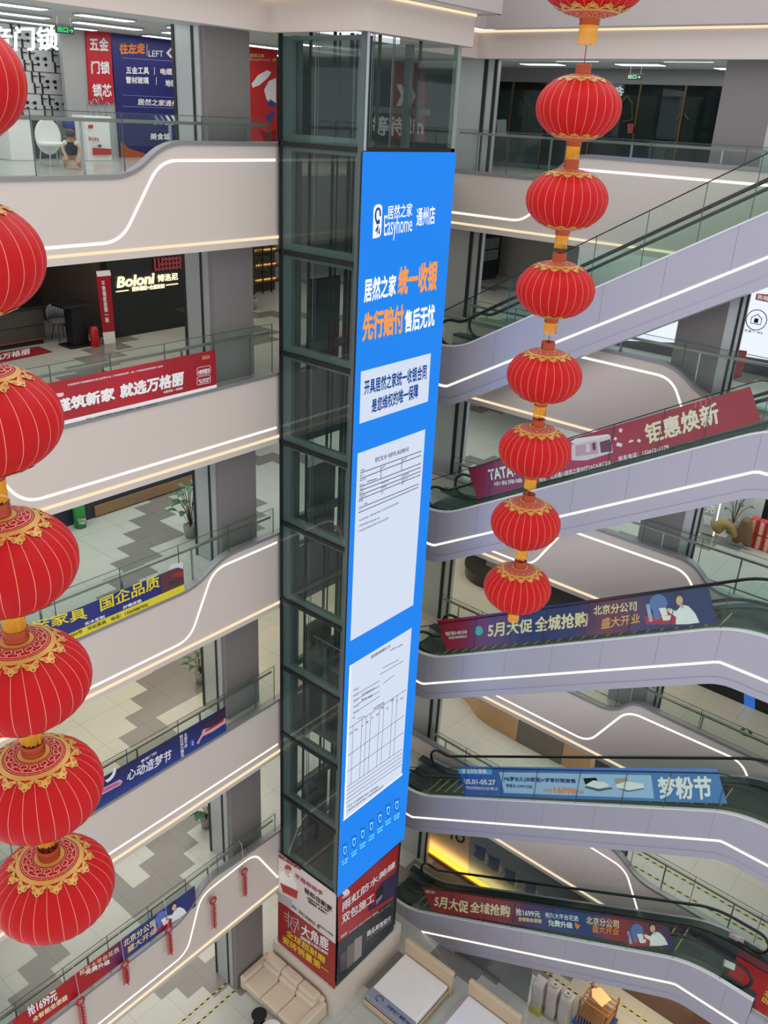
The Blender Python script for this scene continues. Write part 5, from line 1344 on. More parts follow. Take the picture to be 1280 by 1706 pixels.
# light interior left of the lantern
IP2 = PX(GX + 3.4)
for k, (xa, xb, ya, yb, m, lb) in enumerate([(805, 870, 125, 250, mat('teal_interior', '4c6a66', .5), 'teal display wall behind shop glass'), (870, 900, 125, 255, mat('pale_interior', '7d8c88', .5), 'pale green panel behind shop glass'), (905, 950, 120, 255, mat('interior_brown', '4b4a48', .5), 'dark brown panel behind shop glass')]):
    A = IP2.px((xa, 200)); B = IP2.px((xb, 200))
    mb = MB(); mb.box((GX + 3.4, -A[0], F0), (GX + 3.6, -B[0], CE[0] - .5)); tag(mb.build('display_board', m), lb, 'panel')
IP3 = PX(GX + .05)
art_specs = [((797, 183), (806, 165), 'c03a34', 'small red notice on the shop glass'), ]
for (x, y, w_, h_, c_, lb) in [(797, 185, 10, 16, 'b83a34', 'small red notice on the shop glass'), (818, 168, 12, 14, 'a8946a', 'tan sample square behind the glass, upper one'), (817, 192, 12, 14, '9a8a66', 'tan sample square behind the glass, lower one'),
                              (1046, 222, 12, 16, '8a3a40', 'small reddish leaflet on the glass desk'), (828, 225, 16, 26, 'a9b4b2', 'pale box standing behind the shop glass')]:
    pn = PX(GX - .02); q = quad_px(pn, [(x, y), (x + w_, y), (x + w_, y - h_), (x, y - h_)])
    sheetm = MB(); sheetm.prism([pn.at(u, v) for u, v in q], (-.01, 0, 0)); tag(sheetm.build('notice_card', mat('card_' + c_, c_, .5)), lb, 'notice')
p = onZ(1050, 268, F0)
counter('reception_desk', 'grey desk with blue foot behind the shop balustrade', 27.0, 27.8, ypx(1085, 250), ypx(1020, 250), F0, .95, mat('desk_grey', '5a6464', .4), M_silver, 'desk')
counter('blue_bench', 'low blue bench in front of the grey desk', 26.3, 26.8, ypx(1095, 250), ypx(1005, 250), F0, .3, mat('bench_blue', '1c4a96', .4), mat('bench_blue', '1c4a96', .4), 'bench')

# ------------------------------------------------------------------ second storey down: black sign wall, lounge
F1 = FL[1]
def XY(px, py, Y): return onY(px, py, Y)
def YX(px, py, X): return onX(px, py, X)
SW = 20.3
za_ = zz(0, 420, 2.7234)
SWP = PY(SW)
M_bw = mat('black_sign_wall', '1b1d20', .5)
xa, xb = SWP.px((182, 500))[0], SWP.px((312, 500))[0]
bw = root('black_sign_wall', ((xa + xb) / 2, SW + .1, F1), 'black shop sign wall with glowing cream letters beside the red standing banner', 'sign')
mb = MB(); mb.box((xa, SW, F1), (xb + .3, SW + .25, CE[1] - .1)); mb.build('wall_face', M_bw, bw)
tpx(SWP, 'Boloni', za_((527, 163), (700, 142), (697, 90), (524, 112)), M_warm_e, bw, bold=.035, ext=.02, d=.04, italic=.15)
tpx(SWP, '博洛尼', za_((712, 135), (804, 125), (802, 92), (710, 102)), M_warm_e, bw, bold=.02, ext=.02, d=.04)
tpx(SWP, '整体橱柜+全屋定制', za_((596, 178), (742, 162), (741, 142), (595, 156)), M_warm_e, bw, bold=.02, ext=.02, d=.04)
for p in [((526, 180), (582, 173)), ((752, 150), (806, 144))]:
    a, b = [SWP.px(q) for q in za_(*p)]
    mb = MB(); mb.box((a[0], SW - .03, a[1] - .01), (b[0], SW, a[1] + .015)); mb.build('underline', M_warm_e, bw)
lt = MB(); a, b = SWP.px((256, 452)), SWP.px((300, 438))
for k in range(4): lt.box((a[0] + .15 * k, SW - .05, a[1] + .02 + .12 * k), (b[0], SW - .02, a[1] + .08 + .12 * k))
for k in range(8): lt.box((a[0] + .12 * k, SW - .06, a[1]), (a[0] + .12 * k + .05, SW - .03, b[1] + .2))
tag(lt.build('red_lattice_panel', mat('lattice_red', '9a4048', .5)), 'small faded red lattice decoration at the top of the black sign wall', 'decoration')
SB = PY(19.9)
sb = poster('standing_banner', SB, [(174, 575), (193, 573), (183, 450), (160, 452)], mat('banner_stand_red', 'a8182c', .4), 'narrow red standing banner left of the black sign wall', 'banner')
q4 = quad_px(SB, [(174, 575), (193, 573), (191, 552), (171, 554)]); sheet(SB, q4, 'white_foot', M_white, sb, d=.004, th=.003)
q4 = quad_px(SB, [(162, 461), (185, 459), (183, 450), (160, 452)]); sheet(SB, q4, 'white_head', M_white, sb, d=.004, th=.003)
tpx(SB, '不\n锈\n钢\n家\n居\n第\n一\n股', [(175, 537), (182, 537), (174, 468), (168, 468)], M_white, sb, bold=.03)
# dark lounge behind
wallbox((1.2, 23.4, F1), (xa + 1.6, 23.6, CE[1]), mat('lounge_wall', '241e1a', .6), 'wall_back')
wallbox((SWP.px((157, 500))[0] + .25, SW + .3, F1), (xa + .2, 23.4, CE[1]), mat('lounge_divider', '4a4038', .5), 'partition_wall')
MPn = PY(23.3)
mp = root('wall_mural', MPn.at(*MPn.px((115, 515))), 'softly lit golden mountain shaped wall mural in the dark lounge', 'wall art')
g = MB(); pts = [(88, 512), (98, 500), (104, 497), (110, 480), (118, 473), (124, 486), (130, 478), (138, 492), (146, 500), (152, 512)]
g.prism([MPn.at(*MPn.px(p)) for p in pts], (0, .06, 0))
g.build('golden_relief', rampmat('golden_relief', 2, [(0, 'd89a4a'), (1, 'a0764a')]), mp)
area('mural_spot', MPn.at(*MPn.px((118, 478)), d=.5), .8, .3, 12, (1, .7, .4), (math.radians(60), 0, 0))
bp_ = onZ(130, 575, F1)
r = root('pedestal_table', (bp_.x, bp_.y, F1), 'tall black pedestal table beside the red fire extinguisher', 'table')
mb = MB(); mb.bbox((bp_.x - .38, bp_.y - .3, F1), (bp_.x + .38, bp_.y + .3, F1 + .05), .01); mb.build('base', M_blk, r)
mb = MB(); mb.bbox((bp_.x - .2, bp_.y - .18, F1 + .05), (bp_.x + .22, bp_.y + .18, F1 + 1.02), .01); mb.build('pillar', M_blk, r)
mb = MB(); mb.bbox((bp_.x - .45, bp_.y - .32, F1 + 1.02), (bp_.x + .4, bp_.y + .32, F1 + 1.08), .01); mb.build('table_top', M_blk, r)
ep = onZ(159, 577, F1)
r = root('fire_extinguisher', (ep.x, ep.y, F1), 'red fire extinguisher standing between the black table and standing banner', 'fire extinguisher')
mb = MB(); mb.lathe([(0, 0), (.1, 0), (.11, .03), (.11, .42), (.08, .5), (.03, .53), (0, .53)], (ep.x, ep.y, F1), 20); mb.build('cylinder_body', mat('extinguisher_red', 'b3181c', .35), r, smooth=True)
mb = MB(); mb.lathe([(.03, .52), (.03, .58), (0, .58)], (ep.x, ep.y, F1), 12); mb.bbox((ep.x - .02, ep.y - .08, F1 + .57), (ep.x + .02, ep.y + .06, F1 + .6), .005); mb.build('valve_lever', M_blk, r)
mb = MB(); mb.tube([(ep.x, ep.y, F1 + .56), (ep.x + .1, ep.y - .04, F1 + .5), (ep.x + .14, ep.y - .05, F1 + .3), (ep.x + .12, ep.y - .05, F1 + .15)], .014, 6); mb.build('hose', M_black, r)
cpn = onZ(103, 566, F1)
r = root('lounge_chair', (cpn.x, cpn.y, F1), 'grey shell chair on thin black legs in the dark lounge', 'chair')
C = Vector((cpn.x, cpn.y, F1)); Mc = mat('chair_grey', '6b6e72', .6)
mb = MB(); mb.lathe([(0, .42), (.2, .43), (.28, .5), (.27, .53), (.18, .48), (0, .47)], C, 24); mb.build('seat', Mc, r, smooth=True)
mb = MB(); A = []; B = []
for k in range(13):
    t = math.pi * (.05 + .9 * k / 12); A.append(C + Vector((.28 * math.cos(t), .26 * math.sin(t), .5))); B.append(C + Vector((.32 * math.cos(t), .3 * math.sin(t), .55 + .35 * math.sin(t))))
mb.strip(A, B, (0, .03, 0)); mb.build('backrest', Mc, r, smooth=True)
for k in range(4):
    t = math.pi / 4 + k * math.pi / 2; mb = MB(); mb.tube([C + Vector((.15 * math.cos(t), .15 * math.sin(t), .43)), C + Vector((.26 * math.cos(t), .26 * math.sin(t), 0))], .012, 6); mb.build('leg', M_blk, r)
k1 = onZ(78, 572, F1)
r = root('kitchen_island', (k1.x - 1.2, k1.y + .6, F1), 'long grey metal kitchen island with a black worktop in the lounge', 'kitchen island')
mb = MB(); mb.bbox((k1.x - 3, k1.y, F1 + .12), (k1.x, k1.y + 1.0, F1 + .92), .01); mb.build('body', mat('island_grey', '55524f', .3, metal=.5), r)
mb = MB(); mb.box((k1.x - 2.95, k1.y + .06, F1), (k1.x - .05, k1.y + .9, F1 + .12)); mb.build('kick_board', M_blk, r)
mb = MB(); mb.box((k1.x - 2.9, k1.y - .01, F1 + .13), (k1.x - .05, k1.y + .0, F1 + .16)); mb.build('copper_strip', mat('copper', 'a86a4a', .3, metal=.7), r)
mb = MB(); mb.bbox((k1.x - 3.05, k1.y - .05, F1 + .92), (k1.x + .05, k1.y + 1.05, F1 + .97), .01); mb.build('worktop', M_blk, r)
mb = MB(); mb.box((k1.x - 2.9, k1.y - .012, F1 + .5), (k1.x - .05, k1.y - .002, F1 + .515)); mb.box((k1.x - 1.5, k1.y - .012, F1 + .16), (k1.x - 1.485, k1.y - .002, F1 + .9)); mb.build('drawer_gaps', M_blk, r)
FP1 = PZ(F1 + .012)
fm = root('floor_mat', onZ(30, 590, F1), 'dark red advertising mat lying on the floor by the kitchen island', 'mat')
qm = quad_px(FP1, [(-40, 612), (88, 586), (64, 577), (-40, 594)]); sheet(FP1, qm, 'printed_mat', mat('mat_red', '8e1622', .5), fm, th=.01)
tpx(FP1, '就选万格丽', [(-30, 606), (50, 590), (50, 580), (-30, 596)], M_white, fm, d=.003, bold=.03)
# plants
M_leaf = mat('leaf_green', '2f5a36', .45, var=.2, scale=8); M_stem = mat('stem_brown', '4b3a26', .7); M_pot = mat('pot_grey', '8a8a86', .6)
def leaf(mb, base, d, L_, W_, droop=.4, seg=5):
    d = Vector(d).normalized(); sd = d.cross(Vector((0, 0, 1))); sd = sd.normalized() if sd.length > .1 else Vector((1, 0, 0))
    A = []; B = []; Cn = []
    for k in range(seg + 1):
        t = k / seg; p = Vector(base) + d * L_ * t + Vector((0, 0, -droop * L_ * t * t)); w = W_ * math.sin(math.pi * min(.97, t * .92 + .06)) * .5
        A.append(p + sd * w + Vector((0, 0, w * .3))); B.append(p - sd * w + Vector((0, 0, w * .3))); Cn.append(p)
    mb.strip(A, Cn, (0, 0, -.004)); mb.strip(Cn, B, (0, 0, -.004))
def plant(loc, h, label, kind, n=16, L_=.35, W_=.16):
    r = root('potted_plant', loc, label, 'plant'); C = Vector(loc)
    mb = MB(); mb.lathe([(0, 0), (.15, 0), (.2, .35), (.18, .36), (.17, .32), (0, .31)], C, 20); mb.build('pot', M_pot, r, smooth=True)
    f = MB(); s = MB()
    for k in range(n):
        a = k * 2.4 + random.random() * .4; t = (k + 1) / n
        hh = .35 + (h - .35) * (.3 + .7 * t) if kind != 'palm' else .4 + .2 * random.random()
        rad = .05 + .22 * (1 - t) + .08
        bs = C + Vector((math.cos(a) * rad, math.sin(a) * rad, hh))
        s.tube([C + Vector((0, 0, .3)), C + Vector((math.cos(a) * rad * .5, math.sin(a) * rad * .5, .3 + (hh - .3) * .7)), bs], .008, 5)
        el = .5 if kind != 'palm' else 1.6
        leaf(f, bs, (math.cos(a), math.sin(a), el), L_ * (1 if kind != 'palm' else h / L_ * .55), W_, .5)
    f.build('foliage', M_leaf, r); s.build('stems', M_stem, r)
    return r
plant(onZ(322, 556, F1) + Vector((.0, -.35, 0)), 1.3, 'spiky potted plant at the right end of the black sign wall', 'palm', 12, .3, .07)
# shelf with warm lights and a plant, right of the column
SHP = PY(22.6)
sx0, sx1 = SHP.px((422, 480))[0], SHP.px((470, 480))[0]
r = root('lit_shelf_unit', ((sx0 + sx1) / 2, 22.6, F1), 'dark shelf unit with warm lit shelves right of the column', 'shelf')
mb = MB(); mb.box((sx0, 22.95, F1), (sx1, 23.0, F1 + 2.6)); mb.build('back_panel', mat('shelf_brown', '3a2a20', .5), r)
for k in range(5):
    zz_ = F1 + .35 + .5 * k; mb = MB(); mb.box((sx0, 22.6, zz_), (sx1, 22.95, zz_ + .03)); mb.build('shelf_board', M_blk, r)
    if k < 4: mb = MB(); mb.box((sx0, 22.9, zz_ + .04), (sx1, 22.94, zz_ + .07)); mb.build('light_line', mat('shelf_glow', 'ffb45a', emit=1.0), r)
for k in range(4):
    x = sx0 + (sx1 - sx0) * (k + .1) / 3.3; mb = MB(); mb.box((x, 22.6, F1), (x + .04, 22.64, F1 + 2.6)); mb.build('upright', M_blk, r)
plant(onZ(438, 520, F1) + Vector((0, .5, 0)), 2.9, 'tall leafy plant above the lit shelf unit', 'leafy', 40, .3, .14)

# ------------------------------------------------------------------ third storey down, left
F2_ = FL[2]
cbx0, cbx1 = onZ(60, 893, F2_), onZ(345, 812, F2_)
YB = 20.0
wallbox((1.2, YB, F2_), (16.6, YB + .2, CE[2]), mat('dark_blue_shop_wall', '2a2c38', .5), 'wall_back')
WP = PY(YB - .01)
q = quad_px(WP, [(158, 860), (330, 800), (330, 792), (158, 850)])
mb = MB(); mb.box((q[0][0], YB - .06, q[0][1]), (q[1][0] + .6, YB, q[0][1] + .3)); tag(mb.build('wooden_wall_strip', mat('wood_strip', '8a6a4c', .5)), 'long wooden strip along the dark shop wall above the tiled floor', 'wall strip')
GBp = PY(YB - .3)
gbn = root('green_bollard', GBp.at(*GBp.px((133, 876))), 'round green sign drum standing against the dark shop wall', 'sign')
b0 = onZ(133, 877, F2_); mb = MB(); mb.lathe([(0, 0), (.16, 0), (.16, 1.2), (0, 1.2)], (b0.x, YB - .25, F2_), 24); mb.build('green_drum', mat('drum_green', '2e8a3c', .4), gbn, smooth=True)
tpx(GBp, 'ECOFRESH\n环保板材', [(126, 872), (139, 871), (139, 861), (126, 862)], M_white, gbn, d=.13)
pp = onZ(326, 893, F2_); plant((13.0, 17.2, F2_), 1.5, 'broad-leaved potted plant beside the column on the green tinted floor', 'leafy', 22, .34, .2)
plant((13.1, 17.2, FL[3]), 1.1, 'small potted plant half hidden by the column on the yellow lit floor', 'leafy', 16, .28, .14)
# monstera on the next storey
r = plant((13.0, 17.15, FL[4]), 1.2, 'monstera plant beside the column above the firecracker gallery', 'leafy', 12, .45, .34)

# ------------------------------------------------------------------ firecracker strings on the lowest gallery
M_fc = mat('firecracker_red', 'b0242c', .5); M_fg = mat('emblem_grey_gold', 'a08a78', .5)
FCY = YG - .14
fpts = [((386, 1432), (407, 1452), (407, 1494)), ((340, 1485), (355, 1500), (356, 1548)), ((257, 1516), (281, 1548), (282, 1592)), ((183, 1568), (208, 1606), (210, 1640)), ((120, 1650), (134, 1668), (139, 1712))]
flab = ['firecracker string under the wave crest of the light line, nearest the tower', 'firecracker string just right of the steep light line', 'firecracker string hanging beside the printed person on the banner', 'firecracker string hanging below the middle of the banner', 'firecracker string at the lower red end of the banner']
for (s0, d0, e0), lb in zip(fpts, flab):
    A = onY(*s0, YG - .0); D = onY(*d0, FCY); E_ = onY(*e0, FCY); A.x = D.x - .0
    L_ = max(.35, D.z - E_.z)
    r = root('firecracker_string', (D.x, D.y, D.z - L_), lb, 'firecracker string', 'red firecracker strings on the lowest gallery')
    mb = MB(); mb.tube([(D.x, YG + .05, max(D.z + .35, ZT[4] - .02)), (D.x, YG - .06, max(D.z + .3, ZT[4] - .1)), D + Vector((0, 0, .08))], .008, 5); mb.build('cord', mat('cord_pale', 'cdb9a8', .6), r)
    mb = MB(); mb.lathe([(0, -.02), (.12, -.02), (.13, 0), (.12, .02), (0, .02)], (0, 0, 0), 20)
    for v in mb.v: v.y, v.z = v.z, v.y
    for v in mb.v: v += D
    mb.build('round_emblem', M_fc, r, smooth=True)
    mb = MB(); mb.lathe([(0, -.026), (.065, -.026), (.065, .026), (0, .026)], (0, 0, 0), 20)
    for v in mb.v: v.y, v.z = v.z, v.y
    for v in mb.v: v += D
    mb.build('emblem_centre', M_fg, r)
    mb = MB(); n = 10
    mb.tube([D + Vector((0, 0, -.1)), D + Vector((0, 0, -L_))], .012, 6)
    for k in range(n):
        z = -.12 - (L_ - .14) * k / n
        for sx, sy in ((-1, 0), (1, 0), (0, -1)):
            mb.tube([D + Vector((0, 0, z)), D + Vector((sx * .1, sy * .1, z - .045))], .014, 5)
    mb.build('crackers', M_fc, r)

# ------------------------------------------------------------------ ground floor
G = GROUND
M_lea = mat('cream_leather', 'cfbda6', .45, bump=.05, scale=30)
r = root('sofa', (13.2, 13.85, G), 'cream leather three-seat sofa against the tower plinth', 'sofa')
sy0, sy1, sx0, sx1 = 12.45, 15.25, 12.55, 13.82
mb = MB(); mb.bbox((sx0 + .05, sy0 + .05, G + .08), (sx1, sy1 - .05, G + .32), .05); mb.build('base', M_lea, r)
for k in range(3):
    a = sy0 + .24 + k * (sy1 - sy0 - .48) / 3; b = a + (sy1 - sy0 - .48) / 3
    mb = MB(); mb.bbox((sx0, a + .006, G + .3), (sx1 - .42, b - .006, G + .5), .06, 3); mb.build('seat_cushion', M_lea, r)
    mb = MB(); mb.bbox((sx1 - .48, a + .006, G + .42), (sx1 - .14, b - .006, G + .74), .08, 3); mb.build('back_cushion', M_lea, r)
    mb = MB(); mb.bbox((sx1 - .38, a + .006, G + .68), (sx1 - .04, b - .006, G + .92), .08, 3); mb.build('headrest', M_lea, r)
mb = MB(); mb.bbox((sx1 - .18, sy0 + .1, G + .1), (sx1 - .01, sy1 - .1, G + .8), .05); mb.build('back_frame', M_lea, r)
for a in (sy0, sy1 - .26):
    mb = MB(); mb.bbox((sx0 + .02, a, G + .06), (sx1 - .02, a + .26, G + .62), .07, 3); mb.build('armrest', M_lea, r)
for x in (sx0 + .15, sx1 - .12):
    for y in (sy0 + .12, sy1 - .12): mb = MB(); mb.box((x - .02, y - .02, G), (x + .02, y + .02, G + .08)); mb.build('leg', M_blk, r)
tb_ = onZ(432, 1690, G + .45)
r = root('side_table', (tb_.x, tb_.y, G), 'round black side table in front of the cream sofa', 'table')
mb = MB(); mb.lathe([(0, 0), (.2, 0), (.2, .02), (.03, .03), (.03, .43), (0, .43)], (tb_.x, tb_.y, G), 20); mb.build('stand', M_blk, r, smooth=True)
mb = MB(); mb.lathe([(0, .43), (.24, .43), (.25, .45), (.24, .47), (0, .47)], (tb_.x, tb_.y, G), 32); mb.build('table_top', M_blk, r, smooth=False)
tb2 = onZ(452, 1716, G + .35)
r = root('marble_table', (tb2.x, tb2.y, G), 'low table with white marble top beside the round black table, cut by picture edge', 'table')
mb = MB(); mb.lathe([(0, 0), (.3, 0), (.1, .03), (.1, .33), (0, .33)], (tb2.x, tb2.y, G), 24); mb.build('stand', M_blk, r, smooth=True)
mb = MB(); mb.lathe([(0, .33), (.34, .33), (.35, .35), (.34, .37), (0, .37)], (tb2.x, tb2.y, G), 32); mb.build('table_top', mat('marble', 'dad8d4', .2, var=.08), r)
def bed(x0, x1, y0, y1, label, printed):
    r = root('bed', ((x0 + x1) / 2, (y0 + y1) / 2, G), label, 'bed', None)
    Mb = mat('bed_fabric', 'c9b293', .7, bump=.05, scale=40)
    mb = MB(); mb.bbox((x0, y0, G + .05), (x1, y1, G + .3), .04); mb.build('bed_frame', Mb, r)
    mb = MB(); mb.bbox((x1 - .02, y0 - .06, G + .02), (x1 + .16, y1 + .06, G + 1.08), .06, 3); mb.build('headboard', Mb, r)
    for k in range(4):
        for z in (.6, .85):
            y = y0 + (y1 - y0) * (k + .5) / 4; mb = MB(); mb.lathe([(0, .01), (.02, .005), (.022, 0)], (0, 0, 0), 10)
            for v in mb.v: v.x, v.z = -v.z, v.x
            for v in mb.v: v += Vector((x1 - .025, y, G + z))
            mb.build('tuft_button', Mb, r)
    mb = MB(); mb.bbox((x0 + .04, y0 + .04, G + .3), (x1 - .04, y1 - .04, G + .52), .06, 3); mt = mb.build('mattress', mat('mattress_cream', 'e8e4dc', .7) if printed else mat('sheet_white', 'e2e0e2', .7, bump=.3, scale=5), r)
    mb = MB(); mb.bbox((x0 + .03, y0 + .03, G + .29), (x1 - .03, y1 - .03, G + .33), .01); mb.build('mattress_piping', mat('piping_maroon', '5a2a34', .6), r)
    if printed:
        mb = MB(); mb.bbox((x0 + .02, y0 + .02, G + .36), (x0 + .42, y1 - .02, G + .535), .05, 3); cv = mb.build('foot_cover', mat('cover_grey', '8b8d9a', .6), r)
        pn = Panel((x0 + .22, (y0 + y1) / 2, G + .537), (0, -1, 0), (1, 0, 0), (0, 0, 1))
        text(pn, '好梦当下 慕思1868', rect(-.1, -.07, .85, .05), M_nv2, cv, d=.004, bold=.03)
        mb = MB(); mb.tube([pn.at(-.45 + .13 * math.cos(t), .0 + .1 * math.sin(t), .004) for t in [k * .3 for k in range(17)]], .014, 5); mb.build('round_emblem', M_nv2, cv)
    for x in (x0 + .1, x1 - .1):
        for y in (y0 + .1, y1 - .1): mb = MB(); mb.box((x - .03, y - .03, G), (x + .03, y + .03, G + .06)); mb.build('leg', M_blk, r)
    return r
bed(14.85, 17.0, 9.95, 11.85, 'bed with tall beige tufted headboard, bare cream mattress and grey foot cover', True)
bed(15.1, 17.2, 7.5, 9.35, 'second beige bed with a rumpled white sheet, cut by the picture edge', False)

# ------------------------------------------------------------------ right-hand galleries
# second storey down
wallbox((29.0, 20.15, F1), (36, 20.3, CE[1]), mat('night_blue_wall', '171b2a', .5), 'wall_back')
r = root('wall_cabinet', (29.6, 20.0, F1), 'dark blue kitchen cabinet with grey drawers against the night blue wall', 'cabinet')
mb = MB(); mb.bbox((28.8, 19.6, F1), (30.6, 20.1, F1 + 2.3), .02); mb.build('body', mat('cabinet_night', '1c2030', .4), r)
for k in range(2):
    for j in range(2):
        mb = MB(); mb.bbox((29.0 + .8 * k, 19.56, F1 + .75 + .45 * j), (29.75 + .8 * k, 19.6, F1 + 1.15 + .45 * j), .01); dr = mb.build('drawer', mat('drawer_grey', '7c8084', .4), r)
        mb = MB(); mb.box((29.25 + .8 * k, 19.53, F1 + .95 + .45 * j), (29.5 + .8 * k, 19.56, F1 + .97 + .45 * j)); mb.build('drawer_handle', M_steel, dr)
for k in range(2):
    r = root('glass_jar', (29.2 + .35 * k, 19.85, F1 + 2.3), 'grey jar on top of the dark blue kitchen cabinet', 'jar', 'jars on the cabinet')
    mb = MB(); mb.lathe([(0, 0), (.12, 0), (.13, .2), (.1, .26), (0, .26)], (29.2 + .35 * k, 19.85, F1 + 2.3), 16); mb.build('jar_body', M_grey, r, smooth=True)
WB = PX(23.6)
def lightboard(ps, label, ex=()):
    q = quad_px(WB, ps); r = root('lit_advertising_board', WB.at(*q[0]), label, 'sign')
    m = MB(); m.prism([WB.at(u, v, 0) for u, v in q], (.12, 0, 0)); m.build('glowing_face', mat('board_glow', 'e2e9f6', emit=1.0), r); return r
lb1 = lightboard([(1010, 566), (1126, 571), (1136, 500), (1040, 470)], 'white backlit board left of the grey column, partly behind the escalator')
lb2 = lightboard([(1225, 591), (1330, 608), (1345, 470), (1250, 470)], 'white backlit board with red tag and round house emblem right of the grey column')
q = quad_px(WB, [(1259, 499), (1300, 508), (1302, 492), (1261, 489)]); sheet(WB, q, 'red_tag', mat('tag_red', 'c42a36', .4), lb2, d=.012, th=.004)
tpx(WB, '高端定制', [(1262, 498), (1300, 506), (1301, 496), (1263, 490)], M_white, lb2, d=.02, bold=.03)
cc = WB.px((1261, 533)); mb = MB(); mb.tube([WB.at(cc[0] + .26 * math.cos(t), cc[1] + .26 * math.sin(t), .02) for t in [k * math.pi / 12 for k in range(24)]], .012, 5, closed=True)
mb.tube([WB.at(cc[0] + a, cc[1] + b, .02) for a, b in ((-.13, -.1), (-.13, .05), (0, .15), (.13, .05), (.13, -.1))], .012, 5, closed=True); mb.box(WB.at(cc[0] - .05, cc[1] - .07, .01), WB.at(cc[0] + .05, cc[1] + .04, .03)); mb.build('round_house_emblem', M_blk, lb2)
tpx(WB, '柜.墙.门一体化', [(1241, 552), (1272, 557), (1272, 553), (1242, 548)], M_blk, lb2, d=.02, bold=.02)
wallbox((23.74, 2, F1), (23.84, 12.5, F1 + .75), mat('plinth_dark_grey', '4a4e54', .5), 'wall_right')
wallbox((23.85, 2, F1 + .0), (24.0, 12.5, CE[1]), mat('shop_wall', 'b9bab8', .6), 'wall_right')
r = root('red_pillar_poster', (22.6, 6.3, F1), 'translucent red poster standing between the column and the right-hand lit board', 'poster')
pn = PX(22.4); q = quad_px(pn, [(1195, 640), (1235, 628), (1245, 585), (1208, 580)])
sheet(pn, q, 'printed_sheet', mat('poster_rose', 'b84a58', .4), r, th=.02)
# third storey down
F2 = FL[2]
SG = PX(23.6); zs_ = zz(1140, 800, 9.143)
q = quad_px(SG, zs_((215, 790), (445, 855), (565, 340), (290, 330)))
r = root('upright_shop_sign', SG.at(*q[0]), 'upright white shop sign with raised grey characters and glowing edge', 'sign')
mb = MB(); mb.prism([SG.at(u, v) for u, v in q], (.2, 0, 0)); mb.build('sign_box', mat('sign_pale_green', 'c2cabf', .5), r)
q2 = quad_px(SG, zs_((440, 850), (458, 850), (568, 342), (552, 340))); sheet(SG, q2, 'glowing_edge', M_led, r, d=.02, th=.02)
q2 = quad_px(SG, zs_((210, 800), (440, 868), (445, 850), (213, 785))); sheet(SG, q2, 'black_base_edge', M_blk, r, d=.02, th=.02)
tpx(SG, '充', zs_((330, 480), (470, 505), (495, 375), (350, 350)), M_white, r, d=.05, bold=.03, ext=.03)
tpx(SG, '窗', zs_((300, 650), (410, 680), (440, 550), (320, 520)), M_white, r, d=.05, bold=.03, ext=.03)
wallbox((24.7, 6.0, F2), (24.85, 13, CE[2]), mat('white_shop_wall', 'c6cac2', .6), 'wall_right')
wallbox((24.7, 5.85, F2), (24.9, 6.0, CE[2]), M_blk, 'door_jamb')
wallbox((26.2, 0, F2), (26.4, 6.4, CE[2]), mat('teal_wall', '8ccfd0', .5), 'wall_right')
fm2 = MB(); fm2.box((24.95, 0, F2), (26.2, 5.85, F2 + .02)); tag(fm2.build('teal_carpet', mat('teal_floor', '7fc4c8', .5)), 'pale teal flooring inside the shop behind the red gift boxes', 'carpet')
for k in range(2):
    mb = MB(); mb.box((25.6 - .5 * k, .5, F2 + .02), (25.7 - .5 * k, 5.6, F2 + .5)); tag(mb.build('window_profile', mat('profile_dark_teal', '234a56', .4)), 'dark teal window profile standing on the teal floor', 'profile', 'window profiles in the teal shop')
M_wov = mat('woven_straw', '8a7440', .8, bump=1.0, scale=60, var=.3); M_wov2 = mat('woven_brown', '6d5238', .8, bump=1.0, scale=60, var=.3)
wp = onZ(1208, 899, F2)
r = root('woven_deer', (wp.x, wp.y, F2), 'woven straw animal figure bowed beside the white shop sign', 'sculpture')
r.location.x -= .3; BASE[r.name] = Vector(r.location)
skin_figure('body', [((-.1, .25, .3), .22), ((0, .12, .55), .2), ((0, -.1, .62), .14), ((0, -.28, .45), .12), ((0, -.34, .25), .1)], [(0, 1), (1, 2), (2, 3), (3, 4)], M_wov, r)
wp2 = onZ(1222, 905, F2)
r = root('woven_bear', (wp2.x - .1, wp2.y - .25, F2), 'brown woven bear figure standing before the red gift boxes', 'sculpture')
skin_figure('body', [((0, 0, .5), .2), ((0, 0, .78), .16), ((-.05, 0, .92), .15), ((-.02, .17, .25), .12), ((-.02, .17, .08), .13), ((-.02, -.17, .25), .12), ((-.02, -.17, .08), .13)], [(0, 1), (1, 2), (0, 3), (3, 4), (0, 5), (5, 6)], M_wov2, r)
gb = onZ(1240, 908, F2)
first = None
for row in range(2):
    for k in range(7):
        if first is None:
            r = root('gift_box', (0, 0, 0), 'red and gold gift box in the double row by the teal shop', 'box', 'red gift boxes')
            mb = MB(); mb.bbox((-.12, -.11, 0), (.12, .11, .42), .01); mb.build('carton', mat('gift_red', 'b83438', .4, var=.3, scale=9), r)
            mb = MB(); mb.box((-.125, -.05, .02), (-.119, .05, .4)); mb.build('gold_label', mat('gift_gold', 'd8b088', .4, var=.3, scale=20), r)
            first = o = r
        else: o = copy_tree(first)
        o.location = (gb.x + .1 + .26 * (row), gb.y - .12 - .235 * k, F2 + .0 + .43 * row)
        if row == 1: o.location.x = gb.x + .1
plant((24.25, 6.6, F2), 1.5, 'dark potted plant behind the upright white shop sign', 'leafy', 12, .2, .12)
